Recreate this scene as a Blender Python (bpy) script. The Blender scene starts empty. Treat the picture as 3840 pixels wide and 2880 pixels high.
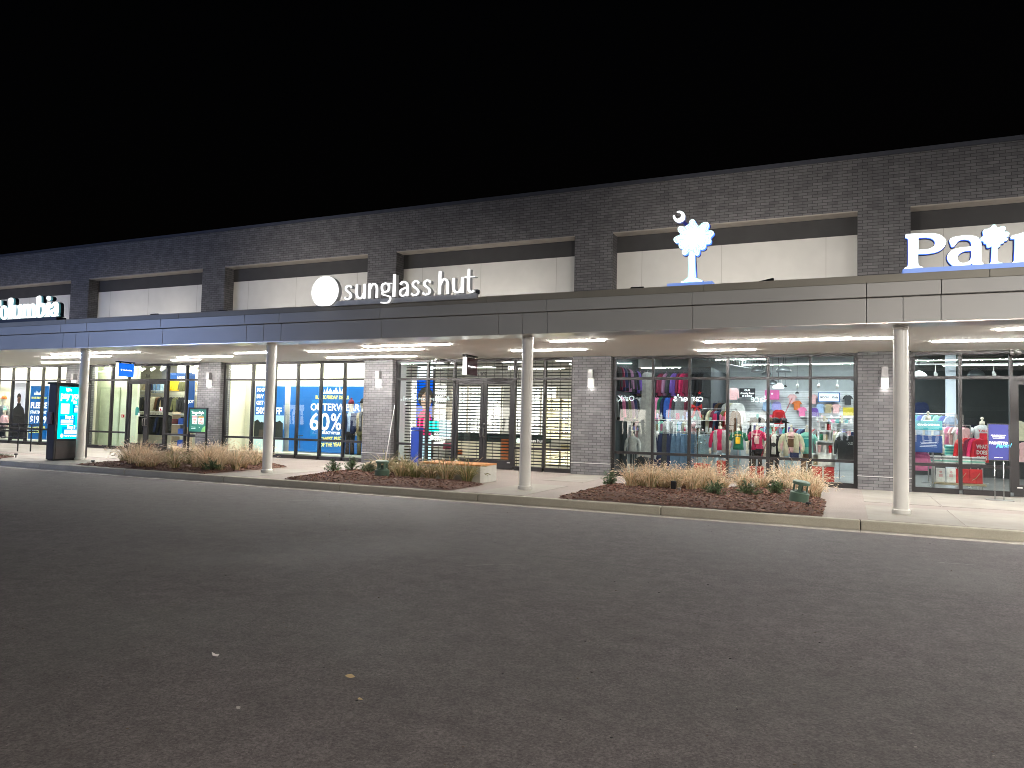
import bpy, math, random, json
from mathutils import Vector, Matrix
random.seed(7)
PI=math.pi
sc=bpy.context.scene
COL=sc.collection
# ---------------------------------------------------------------- camera
def cam_axes(yaw,pitch,roll):
    f=Vector((-math.sin(yaw)*math.cos(pitch),math.cos(yaw)*math.cos(pitch),math.sin(pitch)))
    r=Vector((math.cos(yaw),math.sin(yaw),0)); u=r.cross(f)
    c,s=math.cos(roll),math.sin(roll)
    return c*r+s*u, -s*r+c*u, f
cd=bpy.data.cameras.new('camera'); cam=bpy.data.objects.new('camera',cd); COL.objects.link(cam)
R_,U_,F_=cam_axes(0.42817,0.04995,0.023)
m=Matrix((( R_.x,U_.x,-F_.x,0),(R_.y,U_.y,-F_.y,-19.593),(R_.z,U_.z,-F_.z,1.45),(0,0,0,1)))
cam.matrix_world=m
cd.sensor_width=36; cd.lens=2758.4/3840*36; cd.clip_start=.05; cd.clip_end=600
sc.camera=cam
# ---------------------------------------------------------------- world: night
w=bpy.data.worlds.new('World'); sc.world=w; w.use_nodes=True
nt=w.node_tree; bg=nt.nodes['Background']
sky=nt.nodes.new('ShaderNodeTexSky'); sky.sky_type='NISHITA'; sky.sun_disc=False
sky.sun_elevation=math.radians(-3); sky.sun_rotation=math.radians(200)
nt.links.new(sky.outputs[0],bg.inputs[0]); bg.inputs[1].default_value=0.008
sc.view_settings.view_transform='Standard'; sc.view_settings.look='None'
sc.view_settings.exposure=.62; sc.view_settings.gamma=1
sc.cycles.filter_width=.95; sc.cycles.use_denoising=True; sc.cycles.denoiser='OPENIMAGEDENOISE'
sc.cycles.max_bounces=8; sc.cycles.diffuse_bounces=3; sc.cycles.glossy_bounces=3
sc.cycles.transparent_max_bounces=24; sc.cycles.transmission_bounces=4
sc.cycles.sample_clamp_indirect=4; sc.cycles.caustics_reflective=False; sc.cycles.caustics_refractive=False
# light levels
STRIP=175.0; FLOOD=31; SCONCE=26; LOT_FILL=2000; SHOP=.6
# ---------------------------------------------------------------- materials
MATS={}
def base(name):
    m=bpy.data.materials.new(name); m.use_nodes=True; nt=m.node_tree
    return m,nt,nt.nodes['Principled BSDF']
def mat(name,col,rough=.6,metal=0,emis=0,ecol=None,var=.08,vs=6,spec=.5,bump=0,bs=200,stripe=None):
    if name in MATS: return MATS[name]
    m,nt,b=base(name); L=nt.links.new; N=nt.nodes.new
    b.inputs['Base Color'].default_value=(*col,1); b.inputs['Roughness'].default_value=rough
    b.inputs['Metallic'].default_value=metal; b.inputs['Specular IOR Level'].default_value=spec
    if emis: b.inputs['Emission Color'].default_value=(*(ecol or col),1); b.inputs['Emission Strength'].default_value=emis
    if var and not emis:
        g=N('ShaderNodeNewGeometry'); n=N('ShaderNodeTexNoise'); n.inputs['Scale'].default_value=vs; n.inputs['Detail'].default_value=6
        L(g.outputs['Position'],n.inputs['Vector'])
        mr=N('ShaderNodeMapRange'); mr.inputs[1].default_value=.3; mr.inputs[2].default_value=.7
        mr.inputs[3].default_value=1-var; mr.inputs[4].default_value=1+var; L(n.outputs[0],mr.inputs[0])
        mx=N('ShaderNodeMix'); mx.data_type='RGBA'; mx.blend_type='MULTIPLY'; mx.inputs[0].default_value=1
        mx.inputs[6].default_value=(*col,1); L(mr.outputs[0],mx.inputs[7]); L(mx.outputs[2],b.inputs['Base Color'])
    if bump:
        g=N('ShaderNodeNewGeometry'); n=N('ShaderNodeTexNoise'); n.inputs['Scale'].default_value=bs; n.inputs['Detail'].default_value=3
        L(g.outputs['Position'],n.inputs['Vector']); bp=N('ShaderNodeBump'); bp.inputs['Strength'].default_value=bump; bp.inputs['Distance'].default_value=.01
        L(n.outputs[0],bp.inputs['Height']); L(bp.outputs[0],b.inputs['Normal'])
    MATS[name]=m; return m
def emit(name,col,s):
    if name in MATS: return MATS[name]
    m=bpy.data.materials.new(name); m.use_nodes=True; nt=m.node_tree; nt.nodes.clear()
    e=nt.nodes.new('ShaderNodeEmission'); e.inputs[0].default_value=(*col,1); e.inputs[1].default_value=s
    o=nt.nodes.new('ShaderNodeOutputMaterial'); nt.links.new(e.outputs[0],o.inputs[0]); MATS[name]=m; return m
def brick(name,c1,c2,mort):
    m,nt,b=base(name); L=nt.links.new; N=nt.nodes.new
    g=N('ShaderNodeNewGeometry'); s=N('ShaderNodeSeparateXYZ'); L(g.outputs['Position'],s.inputs[0])
    a=N('ShaderNodeMath'); a.operation='ADD'; L(s.outputs[0],a.inputs[0]); L(s.outputs[1],a.inputs[1])
    # horizontal faces (soffits) get the same pattern through z+y
    c=N('ShaderNodeCombineXYZ'); L(a.outputs[0],c.inputs[0]); L(s.outputs[2],c.inputs[1])
    t=N('ShaderNodeTexBrick'); L(c.outputs[0],t.inputs['Vector'])
    t.inputs['Scale'].default_value=1; t.inputs['Brick Width'].default_value=.226; t.inputs['Row Height'].default_value=.075
    t.inputs['Mortar Size'].default_value=.0065; t.inputs['Mortar Smooth'].default_value=.2; t.inputs['Bias'].default_value=-.1
    t.inputs['Color1'].default_value=(*c1,1); t.inputs['Color2'].default_value=(*c2,1); t.inputs['Mortar'].default_value=(*mort,1)
    n=N('ShaderNodeTexNoise'); n.inputs['Scale'].default_value=3; n.inputs['Detail'].default_value=8; L(g.outputs['Position'],n.inputs['Vector'])
    mr=N('ShaderNodeMapRange'); mr.inputs[1].default_value=.3; mr.inputs[2].default_value=.7; mr.inputs[3].default_value=.82; mr.inputs[4].default_value=1.18; L(n.outputs[0],mr.inputs[0])
    mx=N('ShaderNodeMix'); mx.data_type='RGBA'; mx.blend_type='MULTIPLY'; mx.inputs[0].default_value=1
    L(t.outputs['Color'],mx.inputs[6]); L(mr.outputs[0],mx.inputs[7]); L(mx.outputs[2],b.inputs['Base Color'])
    bp=N('ShaderNodeBump'); bp.invert=True; bp.inputs['Strength'].default_value=.6; bp.inputs['Distance'].default_value=.01
    L(t.outputs['Fac'],bp.inputs['Height']); L(bp.outputs[0],b.inputs['Normal']); b.inputs['Roughness'].default_value=.75
    MATS[name]=m; return m
def asphalt():
    m,nt,b=base('asphalt'); L=nt.links.new; N=nt.nodes.new
    g=N('ShaderNodeNewGeometry')
    def noise(s,d=4,r=.5):
        n=N('ShaderNodeTexNoise'); n.inputs['Scale'].default_value=s; n.inputs['Detail'].default_value=d; n.inputs['Roughness'].default_value=r
        L(g.outputs['Position'],n.inputs['Vector']); return n
    big=noise(.5,7,.6); mid=noise(5,5); fine=noise(70,4,.8); 
    cr=N('ShaderNodeValToRGB'); L(big.outputs[0],cr.inputs[0])
    cr.color_ramp.elements[0].position=.3; cr.color_ramp.elements[0].color=(.084,.075,.071,1)
    cr.color_ramp.elements[1].position=.7; cr.color_ramp.elements[1].color=(.135,.121,.122,1)
    def mul(a,nz,lo,hi,f0=.3,f1=.7):
        mr=N('ShaderNodeMapRange'); mr.inputs[1].default_value=f0; mr.inputs[2].default_value=f1; mr.inputs[3].default_value=lo; mr.inputs[4].default_value=hi
        L(nz,mr.inputs[0]); mx=N('ShaderNodeMix'); mx.data_type='RGBA'; mx.blend_type='MULTIPLY'; mx.inputs[0].default_value=1
        L(a,mx.inputs[6]); L(mr.outputs[0],mx.inputs[7]); return mx.outputs[2]
    c=mul(cr.outputs[0],mid.outputs[0],.86,1.14); c=mul(c,fine.outputs[0],.5,1.55,.35,.65); g2=noise(24,3,.7); c=mul(c,g2.outputs[0],.86,1.14,.35,.65)
    v=N('ShaderNodeTexVoronoi'); v.inputs['Scale'].default_value=95; L(g.outputs['Position'],v.inputs['Vector'])
    # scattered pale aggregate stones
    lt=N('ShaderNodeMath'); lt.operation='LESS_THAN'; lt.inputs[1].default_value=.16; L(v.outputs['Distance'],lt.inputs[0])
    sp=N('ShaderNodeSeparateColor'); L(v.outputs['Color'],sp.inputs[0]); gt=N('ShaderNodeMath'); gt.operation='GREATER_THAN'; gt.inputs[1].default_value=.95; L(sp.outputs[0],gt.inputs[0])
    mm=N('ShaderNodeMath'); mm.operation='MULTIPLY'; L(lt.outputs[0],mm.inputs[0]); L(gt.outputs[0],mm.inputs[1])
    mx=N('ShaderNodeMix'); mx.data_type='RGBA'; L(mm.outputs[0],mx.inputs[0]); L(c,mx.inputs[6]); mx.inputs[7].default_value=(.42,.38,.33,1)
    # worn pale scuffs
    sc_=noise(1.6,8,.7); r2=N('ShaderNodeMapRange'); r2.inputs[1].default_value=.62; r2.inputs[2].default_value=.78; r2.inputs[3].default_value=0; r2.inputs[4].default_value=.5; L(sc_.outputs[0],r2.inputs[0])
    mx2=N('ShaderNodeMix'); mx2.data_type='RGBA'; L(r2.outputs[0],mx2.inputs[0]); L(mx.outputs[2],mx2.inputs[6]); mx2.inputs[7].default_value=(.1,.094,.09,1)
    L(mx2.outputs[2],b.inputs['Base Color'])
    bp=N('ShaderNodeBump'); bp.inputs['Strength'].default_value=.7; bp.inputs['Distance'].default_value=.012; L(fine.outputs[0],bp.inputs['Height']); L(bp.outputs[0],b.inputs['Normal'])
    rr=N('ShaderNodeMapRange'); rr.inputs[1].default_value=.3; rr.inputs[2].default_value=.7; rr.inputs[3].default_value=.62; rr.inputs[4].default_value=.85; L(big.outputs[0],rr.inputs[0]); L(rr.outputs[0],b.inputs['Roughness'])
    b.inputs['Specular IOR Level'].default_value=.35
    MATS['asphalt']=m; return m
def concrete(name,c,var=.15,speck=.0):
    m,nt,b=base(name); L=nt.links.new; N=nt.nodes.new
    g=N('ShaderNodeNewGeometry'); col=None
    a=N('ShaderNodeTexNoise'); a.inputs['Scale'].default_value=1.3; a.inputs['Detail'].default_value=9; a.inputs['Roughness'].default_value=.65; L(g.outputs['Position'],a.inputs['Vector'])
    f=N('ShaderNodeTexNoise'); f.inputs['Scale'].default_value=60; f.inputs['Detail'].default_value=3; L(g.outputs['Position'],f.inputs['Vector'])
    mr=N('ShaderNodeMapRange'); mr.inputs[1].default_value=.3; mr.inputs[2].default_value=.7; mr.inputs[3].default_value=1-var; mr.inputs[4].default_value=1+var; L(a.outputs[0],mr.inputs[0])
    m2=N('ShaderNodeMapRange'); m2.inputs[1].default_value=.35; m2.inputs[2].default_value=.65; m2.inputs[3].default_value=1-speck-.03; m2.inputs[4].default_value=1+speck+.03; L(f.outputs[0],m2.inputs[0])
    x=N('ShaderNodeMath'); x.operation='MULTIPLY'; L(mr.outputs[0],x.inputs[0]); L(m2.outputs[0],x.inputs[1])
    mx=N('ShaderNodeMix'); mx.data_type='RGBA'; mx.blend_type='MULTIPLY'; mx.inputs[0].default_value=1; mx.inputs[6].default_value=(*c,1); L(x.outputs[0],mx.inputs[7]); L(mx.outputs[2],b.inputs['Base Color'])
    bp=N('ShaderNodeBump'); bp.inputs['Strength'].default_value=.25; bp.inputs['Distance'].default_value=.005; L(f.outputs[0],bp.inputs['Height']); L(bp.outputs[0],b.inputs['Normal'])
    b.inputs['Roughness'].default_value=.8; MATS[name]=m; return m
def glassmat():
    m=bpy.data.materials.new('window_glass'); m.use_nodes=True; nt=m.node_tree; nt.nodes.clear(); N=nt.nodes.new; L=nt.links.new
    t=N('ShaderNodeBsdfTransparent'); t.inputs[0].default_value=(.95,.975,.965,1); g=N('ShaderNodeBsdfGlossy'); g.inputs['Roughness'].default_value=.0
    n=N('ShaderNodeTexNoise'); n.inputs['Scale'].default_value=.9; ge=N('ShaderNodeNewGeometry'); L(ge.outputs['Position'],n.inputs['Vector'])
    bp=N('ShaderNodeBump'); bp.inputs['Strength'].default_value=.06; bp.inputs['Distance'].default_value=.02; L(n.outputs[0],bp.inputs['Height']); L(bp.outputs[0],g.inputs['Normal'])
    # Schlick reflectance, the same from both faces of the pane
    d=N('ShaderNodeVectorMath'); d.operation='DOT_PRODUCT'; L(ge.outputs['Incoming'],d.inputs[0]); L(ge.outputs['Normal'],d.inputs[1])
    ab=N('ShaderNodeMath'); ab.operation='ABSOLUTE'; L(d.outputs['Value'],ab.inputs[0]); om=N('ShaderNodeMath'); om.operation='SUBTRACT'; om.inputs[0].default_value=1; L(ab.outputs[0],om.inputs[1])
    pw=N('ShaderNodeMath'); pw.operation='POWER'; pw.inputs[1].default_value=5; L(om.outputs[0],pw.inputs[0]); f=N('ShaderNodeMath'); f.operation='MULTIPLY_ADD'; f.inputs[1].default_value=.95; f.inputs[2].default_value=.05; L(pw.outputs[0],f.inputs[0])
    x=N('ShaderNodeMixShader'); o=N('ShaderNodeOutputMaterial')
    L(f.outputs[0],x.inputs[0]); L(t.outputs[0],x.inputs[1]); L(g.outputs[0],x.inputs[2]); L(x.outputs[0],o.inputs[0]); MATS['window_glass']=m; return m
def litmat(name,col,s,base_c=None):
    return mat(name,base_c or col,.4,emis=s,ecol=col,var=0)
BR=brick('grey_brick',(.17,.165,.17),(.115,.112,.118),(.05,.05,.052))
ASP=asphalt(); GL=glassmat()
CON=concrete('pale_concrete',(.30,.275,.24),.16); AGG=concrete('exposed_aggregate_paving',(.28,.235,.21),.12,.25)
KERB=concrete('kerb_concrete',(.40,.37,.29),.16,.03); GUT=concrete('gutter_concrete',(.45,.41,.36),.12,.05)
FRM=mat('dark_bronze_frame',(.028,.026,.027),.38,.3,var=.05)
EIFS=mat('ivory_render',(.62,.61,.58),.85,var=.04,vs=2,bump=.2,bs=120); BAND=mat('charcoal_render',(.045,.044,.045),.8,var=.1,vs=2,bump=.15,bs=90)
SOFT=mat('cream_soffit',(.90,.87,.82),.8,var=.03,vs=.6); FAS=mat('grey_metal_fascia',(.43,.43,.415),.42,.2,var=.06,vs=.7)
CAPM=mat('taupe_metal_coping',(.30,.285,.24),.5,.2,var=.08,vs=1.5); POL=mat('polished_metal_trim',(.85,.83,.8),.28,.85,var=.05)
COLM=mat('grey_white_column_paint',(.80,.78,.72),.35,var=.05,vs=3,spec=.5)
WH=mat('white_paint',(.78,.77,.74),.6,var=.03); CREAM=mat('cream_wall',(.8,.78,.62),.8,var=.03,vs=1); GREENW=mat('pale_green_wall',(.66,.72,.52),.7,var=.03,vs=1)
DK=mat('black_metal',(.015,.015,.016),.4,.4,var=.1); STEEL=mat('brushed_steel',(.5,.5,.5),.3,.9,var=.05)
CEIL=mat('grey_exposed_ceiling',(.12,.13,.125),.9,var=.2,vs=1); FLR=mat('polished_concrete_floor',(.32,.32,.31),.25,var=.1,vs=1)
# ---------------------------------------------------------------- mesh helpers
class MB:
    def __init__(s): s.v=[]; s.f=[]; s.m=[]
    def add(s,vs,fs,mi=0):
        o=len(s.v); s.v+= [tuple(v) for v in vs]; s.f+=[tuple(i+o for i in f) for f in fs]; s.m+=[mi]*len(fs); return s
    def box(s,x0,y0,z0,x1,y1,z1,mi=0):
        if x0>x1:x0,x1=x1,x0
        if y0>y1:y0,y1=y1,y0
        if z0>z1:z0,z1=z1,z0
        return s.add([(x0,y0,z0),(x1,y0,z0),(x1,y1,z0),(x0,y1,z0),(x0,y0,z1),(x1,y0,z1),(x1,y1,z1),(x0,y1,z1)],
            [(0,3,2,1),(4,5,6,7),(0,1,5,4),(1,2,6,5),(2,3,7,6),(3,0,4,7)],mi)
    def obox(s,c,ex,ey,ez,mi=0):   # oriented box: centre and three half vectors
        c,ex,ey,ez=map(Vector,(c,ex,ey,ez)); P=[c+a*ex+b*ey+d*ez for d in(-1,1) for b in(-1,1) for a in(-1,1)]
        return s.add(P,[(0,2,3,1),(4,5,7,6),(0,1,5,4),(1,3,7,5),(3,2,6,7),(2,0,4,6)],mi)
    def tube(s,pts,rad,n=8,mi=0,cap=True,flat=None):
        """tube along points; rad a number, a list, or a list of (rx, ry)"""
        pts=[Vector(p) for p in pts]; k=len(pts)
        if not isinstance(rad,(list,tuple)): rad=[rad]*k
        rings=[]; ref=None
        for i,p in enumerate(pts):
            t=(pts[min(i+1,k-1)]-pts[max(i-1,0)]).normalized()
            if ref is None: ref=Vector((1,0,0)) if abs(t.x)<.9 else Vector((0,1,0))
            a=(ref-t*ref.dot(t)).normalized(); b=t.cross(a); ref=a
            r=rad[i]; rx,ry=(r if isinstance(r,(tuple,list)) else (r,r))
            rings.append([p+a*rx*math.cos(2*PI*j/n)+b*ry*math.sin(2*PI*j/n) for j in range(n)])
        vs=[q for r in rings for q in r]; fs=[]
        for i in range(k-1):
            for j in range(n):
                fs.append((i*n+j,i*n+(j+1)%n,(i+1)*n+(j+1)%n,(i+1)*n+j))
        if cap: fs+= [tuple(reversed(range(n))),tuple(range((k-1)*n,k*n))]
        return s.add(vs,fs,mi)
    def lathe(s,c,prof,n=20,mi=0):  # prof list of (r,z)
        c=Vector(c); vs=[];fs=[]
        for r,z in prof:
            vs+=[c+Vector((r*math.cos(2*PI*j/n),r*math.sin(2*PI*j/n),z)) for j in range(n)]
        for i in range(len(prof)-1):
            for j in range(n): fs.append((i*n+j,i*n+(j+1)%n,(i+1)*n+(j+1)%n,(i+1)*n+j))
        fs+= [tuple(reversed(range(n))),tuple(range((len(prof)-1)*n,len(prof)*n))]
        return s.add(vs,fs,mi)
    def prism(s,poly,axis,a0,a1,mi=0):
        """extrude polygon (2-D) along an axis: 'z': (x,y), 'y': (x,z), 'x': (y,z)"""
        def P(u,v,a): return {'z':(u,v,a),'y':(u,a,v),'x':(a,u,v)}[axis]
        n=len(poly); vs=[P(u,v,a0) for u,v in poly]+[P(u,v,a1) for u,v in poly]
        fs=[tuple(range(n)),tuple(range(2*n-1,n-1,-1))]+[(i,(i+1)%n,n+(i+1)%n,n+i)[::-1] for i in range(n)]
        return s.add(vs,fs,mi)
    def mesh(s,name,mats,off=(0,0,0),smooth=False,fix=True):
        me=bpy.data.meshes.new(name); o=Vector(off)
        me.from_pydata([tuple(Vector(v)-o) for v in s.v],[],s.f)
        for mt in (mats if isinstance(mats,(list,tuple)) else [mats]): me.materials.append(mt)
        me.polygons.foreach_set('material_index',s.m)
        if smooth is True: me.polygons.foreach_set('use_smooth',[True]*len(s.f))
        me.update()
        if fix:
            import bmesh
            bm=bmesh.new(); bm.from_mesh(me); bmesh.ops.recalc_face_normals(bm,faces=bm.faces); bm.to_mesh(me); bm.free()
        return me
def wloc(o):
    v=Vector((0,0,0))
    while o is not None: v+=o.location; o=o.parent
    return v
def obj(name,mb,mats,parent=None,smooth=False,at=None,bevel=0,label=None,cat=None,group=None,kind=None,fix=True):
    base_=Vector(at) if at is not None else Vector((0,0,0))
    off=wloc(parent)+ (base_ if at is not None else Vector((0,0,0)))
    if at is not None and parent is None: off=base_
    me=mb.mesh(name,mats,off,smooth,fix) if isinstance(mb,MB) else mb
    o=bpy.data.objects.new(name,me); COL.objects.link(o); o.parent=parent
    if at is not None: o.location=base_
    if bevel:
        b=o.modifiers.new('bevel','BEVEL'); b.width=bevel; b.segments=2; b.limit_method='ANGLE'; b.angle_limit=math.radians(40)
    if label: o['label']=label
    if cat: o['category']=cat
    if group: o['group']=group
    if kind: o['kind']=kind
    return o
def thing(name,label,cat,loc=(0,0,0),group=None):
    o=bpy.data.objects.new(name,None); COL.objects.link(o); o.location=loc; o.empty_display_size=.2
    o['label']=label; o['category']=cat
    if group: o['group']=group
    return o
def dup(root,loc,label=None,group=None):
    r=root.copy(); COL.objects.link(r); r.location=loc
    if label: r['label']=label
    if group: r['group']=group
    for ch in list(root.children):
        c=ch.copy(); COL.objects.link(c); c.parent=r
        for g in list(ch.children):
            d=g.copy(); COL.objects.link(d); d.parent=c
    return r
def shape2d(splines,depth,off=0,bev=0):
    """closed 2-D outlines (x,z) with holes -> extruded mesh data facing -Y, centred on y=0"""
    cu=bpy.data.curves.new('c','CURVE'); cu.dimensions='2D'; cu.fill_mode='BOTH'; cu.extrude=depth/2; cu.offset=off
    if bev: cu.bevel_depth=bev; cu.bevel_resolution=1
    for pts in splines:
        sp=cu.splines.new('POLY'); sp.points.add(len(pts)-1); sp.use_cyclic_u=True
        for p,(x,y) in zip(sp.points,pts): p.co=(x,y,0,1)
    return curve_mb(cu)
def curve_mb(cu):
    ob=bpy.data.objects.new('tmp',cu); COL.objects.link(ob)
    dg=bpy.context.evaluated_depsgraph_get(); ev=ob.evaluated_get(dg); me=ev.to_mesh()
    vs=[v.co.copy() for v in me.vertices]; fs=[tuple(p.vertices) for p in me.polygons]; ev.to_mesh_clear()
    bpy.data.objects.remove(ob); bpy.data.curves.remove(cu)
    return vs,fs
def smooth_poly(pts,k=3):
    out=[];n=len(pts)
    for i in range(n):
        p0,p1,p2,p3=[Vector(pts[(i+j)%n]) for j in(-1,0,1,2)]
        sharp=(p1-p0).normalized().dot((p2-p1).normalized())<.15 or (p2-p1).normalized().dot((p3-p2).normalized())<.15
        for t in ([0] if sharp else [q/k for q in range(k)]):
            out.append(tuple(.5*((2*p1)+(-p0+p2)*t+(2*p0-5*p1+4*p2-p3)*t*t+(-p0+3*p1-3*p2+p3)*t**3)))
    return out
def put2d(mb,vf,x=0,y=0,z=0,mi=0,face='-y'):
    """place a 2-D shape (x,y,depth) standing up: front towards -Y ('-y'), +Y, +X or -X"""
    vs,fs=vf; T={'-y':lambda v:(x+v.x,y-v.z,z+v.y),'+y':lambda v:(x-v.x,y+v.z,z+v.y),'+x':lambda v:(x+v.z,y+v.x,z+v.y),'-x':lambda v:(x-v.z,y-v.x,z+v.y),'up':lambda v:(x+v.x,y+v.y,z+v.z)}[face]
    mb.add([T(v) for v in vs],fs,mi); return mb
_tc={}
def text(mb,s,x,y,z,size,mi=0,face='-y',depth=.004,bold=0,sx=1,align='LEFT',shear=0,rot=0,width=None):
    """lettering; x,y,z is the baseline point; width stretches the line to a given length"""
    cu=bpy.data.curves.new('t','FONT'); cu.body=s; cu.size=size; cu.extrude=depth/2; cu.offset=bold; cu.align_x=align; cu.shear=shear; cu.resolution_u=3
    vs,fs=curve_mb(cu)
    if not vs: return mb
    if width:
        w=max(v.x for v in vs)-min(v.x for v in vs); sx=width/w
    c,s_=math.cos(rot),math.sin(rot)
    vs=[Vector((v.x*sx*c-v.y*s_,v.x*sx*s_+v.y*c,v.z)) for v in vs]
    return put2d(mb,(vs,fs),x,y,z,mi,face)
def area(name,loc,sx,sy,power,col=(1,1,1),rot=(0,0,0),parent=None,spread=None):
    l=bpy.data.lights.new(name,'AREA'); l.shape='RECTANGLE'; l.size=sx; l.size_y=sy; l.energy=power; l.color=col
    if spread: l.spread=spread
    o=bpy.data.objects.new(name,l); COL.objects.link(o); o.location=Vector(loc)-wloc(parent); o.rotation_euler=rot; o.parent=parent; return o
ORD=['first','second','third','fourth','fifth','sixth','seventh','eighth','ninth','tenth','eleventh','twelfth','thirteenth','fourteenth','fifteenth','sixteenth','seventeenth','eighteenth','nineteenth','twentieth']
# ================================================================ SETTING: ground
g=MB(); g.add([(-160,-140,-.15),(160,-140,-.15),(160,160,-.15),(-160,160,-.15)],[(0,1,2,3)]); obj('road',g,ASP,kind='structure')
g=MB().box(-60,-6.47,-.3,24,.6,0); obj('sidewalk',g,AGG,kind='structure')
# kerb: lengths with open joints
g=MB(); xs=[-60,-53,-46,-39.4,-33,-26.6,-19.98,-16.65,-13.3,-9.95,-6.61,-2.99,.19,3.5,6.9,10.2,13.5,17,24]
for a,b in zip(xs,xs[1:]): g.box(a+.006,-6.62,-.3,b-.006,-6.46,.004)
obj('kerb',g,KERB,bevel=.022,kind='structure')
g=MB(); 
for a,b in zip(xs,xs[1:]): g.box(a+.004,-6.93,-.3,b-.004,-6.622,-.143)
obj('gutter',g,GUT,kind='structure')
g=MB().box(-60,-6.60,-.29,24,-6.46,-.02); obj('kerb_core',g,mat('joint_filler',(.03,.028,.025),.9),kind='structure')
# asphalt seam and narrow patches of bitumen along it
g=MB(); pts=[];x=-40
while x<16: pts.append((x,-11.45+.05*math.sin(x*1.3)+random.uniform(-.03,.03))); x+=.35
for (a,b),(c,d) in zip(pts,pts[1:]): g.add([(a,b,-.146),(c,d,-.146),(c,d+.016,-.146),(a,b+.016,-.146)],[(0,1,2,3)])
obj('asphalt_seam',g,mat('bitumen',(.016,.015,.015),.6),kind='structure')
g=MB()
for x,y,l,w_,a in [(-3.69,-12.26,.16,.014,.75),(-3.45,-12.1,.1,.01,.7),(-9.4,-8.5,.5,.02,.9),(-8.9,-8.1,.3,.016,.8),(1.2,-9.2,.2,.02,.1)]:
    c,s=math.cos(a),math.sin(a); g.add([(x+c*u*l-s*v*w_,y+s*u*l+c*v*w_,-.1455) for u,v in((-1,-1),(1,-.6),(1,1),(-1,.7))],[(0,1,2,3)])
obj('worn_paint_mark',g,mat('worn_paint',(.19,.175,.17),.8,var=.4,vs=40),kind='structure')
# pale concrete panels laid into the aggregate paving
g=MB()
def pan(x0,y0,x1,y1): g.box(x0+.008,y0+.008,-.05,x1-.008,y1-.008,.004)
for cx in (-20.95,-13.3,-6.3): 
    if cx>-20: pan(cx-.52,-6.42,cx+.56,-3.75); pan(cx-.6,-2.6,cx+.5,-.02)
for a,b in [(.3,1.65),(1.65,4.1),(4.1,6.6),(6.6,9.2),(9.2,12)]:
    pan(a,-6.44,b,-3.93); pan(a,-3.25,b,-1.05); pan(a,-1.05,b,0)
for a,b in [(-21.9,-19.4),(-24.4,-21.9),(-26.9,-24.4),(-29.4,-26.9),(-31.9,-29.4),(-34.4,-31.9),(-37,-34.4)]:
    pan(a,-6.44,b,-4.6); pan(a,-3.9,b,-1.9); pan(a,-1.9,b,0)
pan(-19.4,-1.9,-17.3,0)
obj('concrete_panels',g,CON,kind='structure')
# mulch beds (mounded grids) and bark chips
MUL=mat('bark_mulch',(.10,.046,.03),.95,var=.5,vs=30,bump=1,bs=60)
CH=[mat('bark_chip_dark',(.07,.032,.022),.9),mat('bark_chip_red',(.18,.08,.052),.9),mat('bark_chip_tan',(.25,.15,.09),.9)]
def inside(p,poly):
    x,y=p;c=False;n=len(poly)
    for i in range(n):
        (x1,y1),(x2,y2)=poly[i],poly[(i+1)%n]
        if (y1>y)!=(y2>y) and x<(x2-x1)*(y-y1)/(y2-y1)+x1: c=not c
    return c
def edge(p,poly):
    d=9;n=len(poly);P=Vector(p)
    for i in range(n):
        a=Vector(poly[i]);b=Vector(poly[(i+1)%n]);t=max(0,min(1,(P-a).dot(b-a)/(b-a).length_squared)); d=min(d,(P-a-(b-a)*t).length)
    return d
from mathutils import noise
def bed_z(x,y,poly): 
    return .012+.1*min(1,edge((x,y),poly)/.8)**.7+.02*noise.noise(Vector((x*3,y*3,0)))
BEDS={}
def bed(key,poly,chips):
    BEDS[key]=poly
    g=MB(); x0=min(p[0] for p in poly);x1=max(p[0] for p in poly);y0=min(p[1] for p in poly);y1=max(p[1] for p in poly); st=.1
    import bmesh
    bm=bmesh.new(); f=bm.faces.new([bm.verts.new((x,y,0)) for x,y in poly])
    x=x0+st
    while x<x1: bmesh.ops.bisect_plane(bm,geom=bm.verts[:]+bm.edges[:]+bm.faces[:],plane_co=(x,0,0),plane_no=(1,0,0)); x+=st
    y=y0+st
    while y<y1: bmesh.ops.bisect_plane(bm,geom=bm.verts[:]+bm.edges[:]+bm.faces[:],plane_co=(0,y,0),plane_no=(0,1,0)); y+=st
    for v in bm.verts: v.co.z=bed_z(v.co.x,v.co.y,poly)
    me=bpy.data.meshes.new('mulch'); bm.to_mesh(me); bm.free(); me.materials.append(MUL)
    o=obj('mulch',me,None,kind='stuff')
    g=MB(); n=0
    while n<chips:
        x=random.uniform(x0,x1);y=random.uniform(y0,y1)
        if not inside((x,y),poly): continue
        n+=1; z=bed_z(x,y,poly)+random.uniform(.0,.015); a=random.uniform(0,PI); l=random.uniform(.02,.06); wd=random.uniform(.006,.014); t=random.uniform(-.4,.4)
        d=Vector((math.cos(a),math.sin(a),t)); s_=Vector((-math.sin(a),math.cos(a),random.uniform(-.5,.5)))
        g.obox((x,y,z+.004),d*l/2,s_*wd,(0,0,.003),random.choice([0,0,1,1,1,2]) if random.random()<.95 else 2)
    obj('bark_chips',g,CH,kind='stuff',fix=False)
bed('one',[(-18.75,-6.46),(-14.05,-6.46),(-14.1,-5),(-14.25,-3.35),(-15.2,-2.75),(-17.0,-2.7),(-17.9,-3.2),(-18.7,-5.1)],2600)
bed('two',[(-11.6,-6.46),(-7.36,-6.46),(-7.36,-4.85),(-7.7,-4.6),(-9.4,-4.6),(-9.6,-3.8),(-10.5,-3.2),(-11.8,-3.2),(-12.2,-4.06)],3000)
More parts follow.
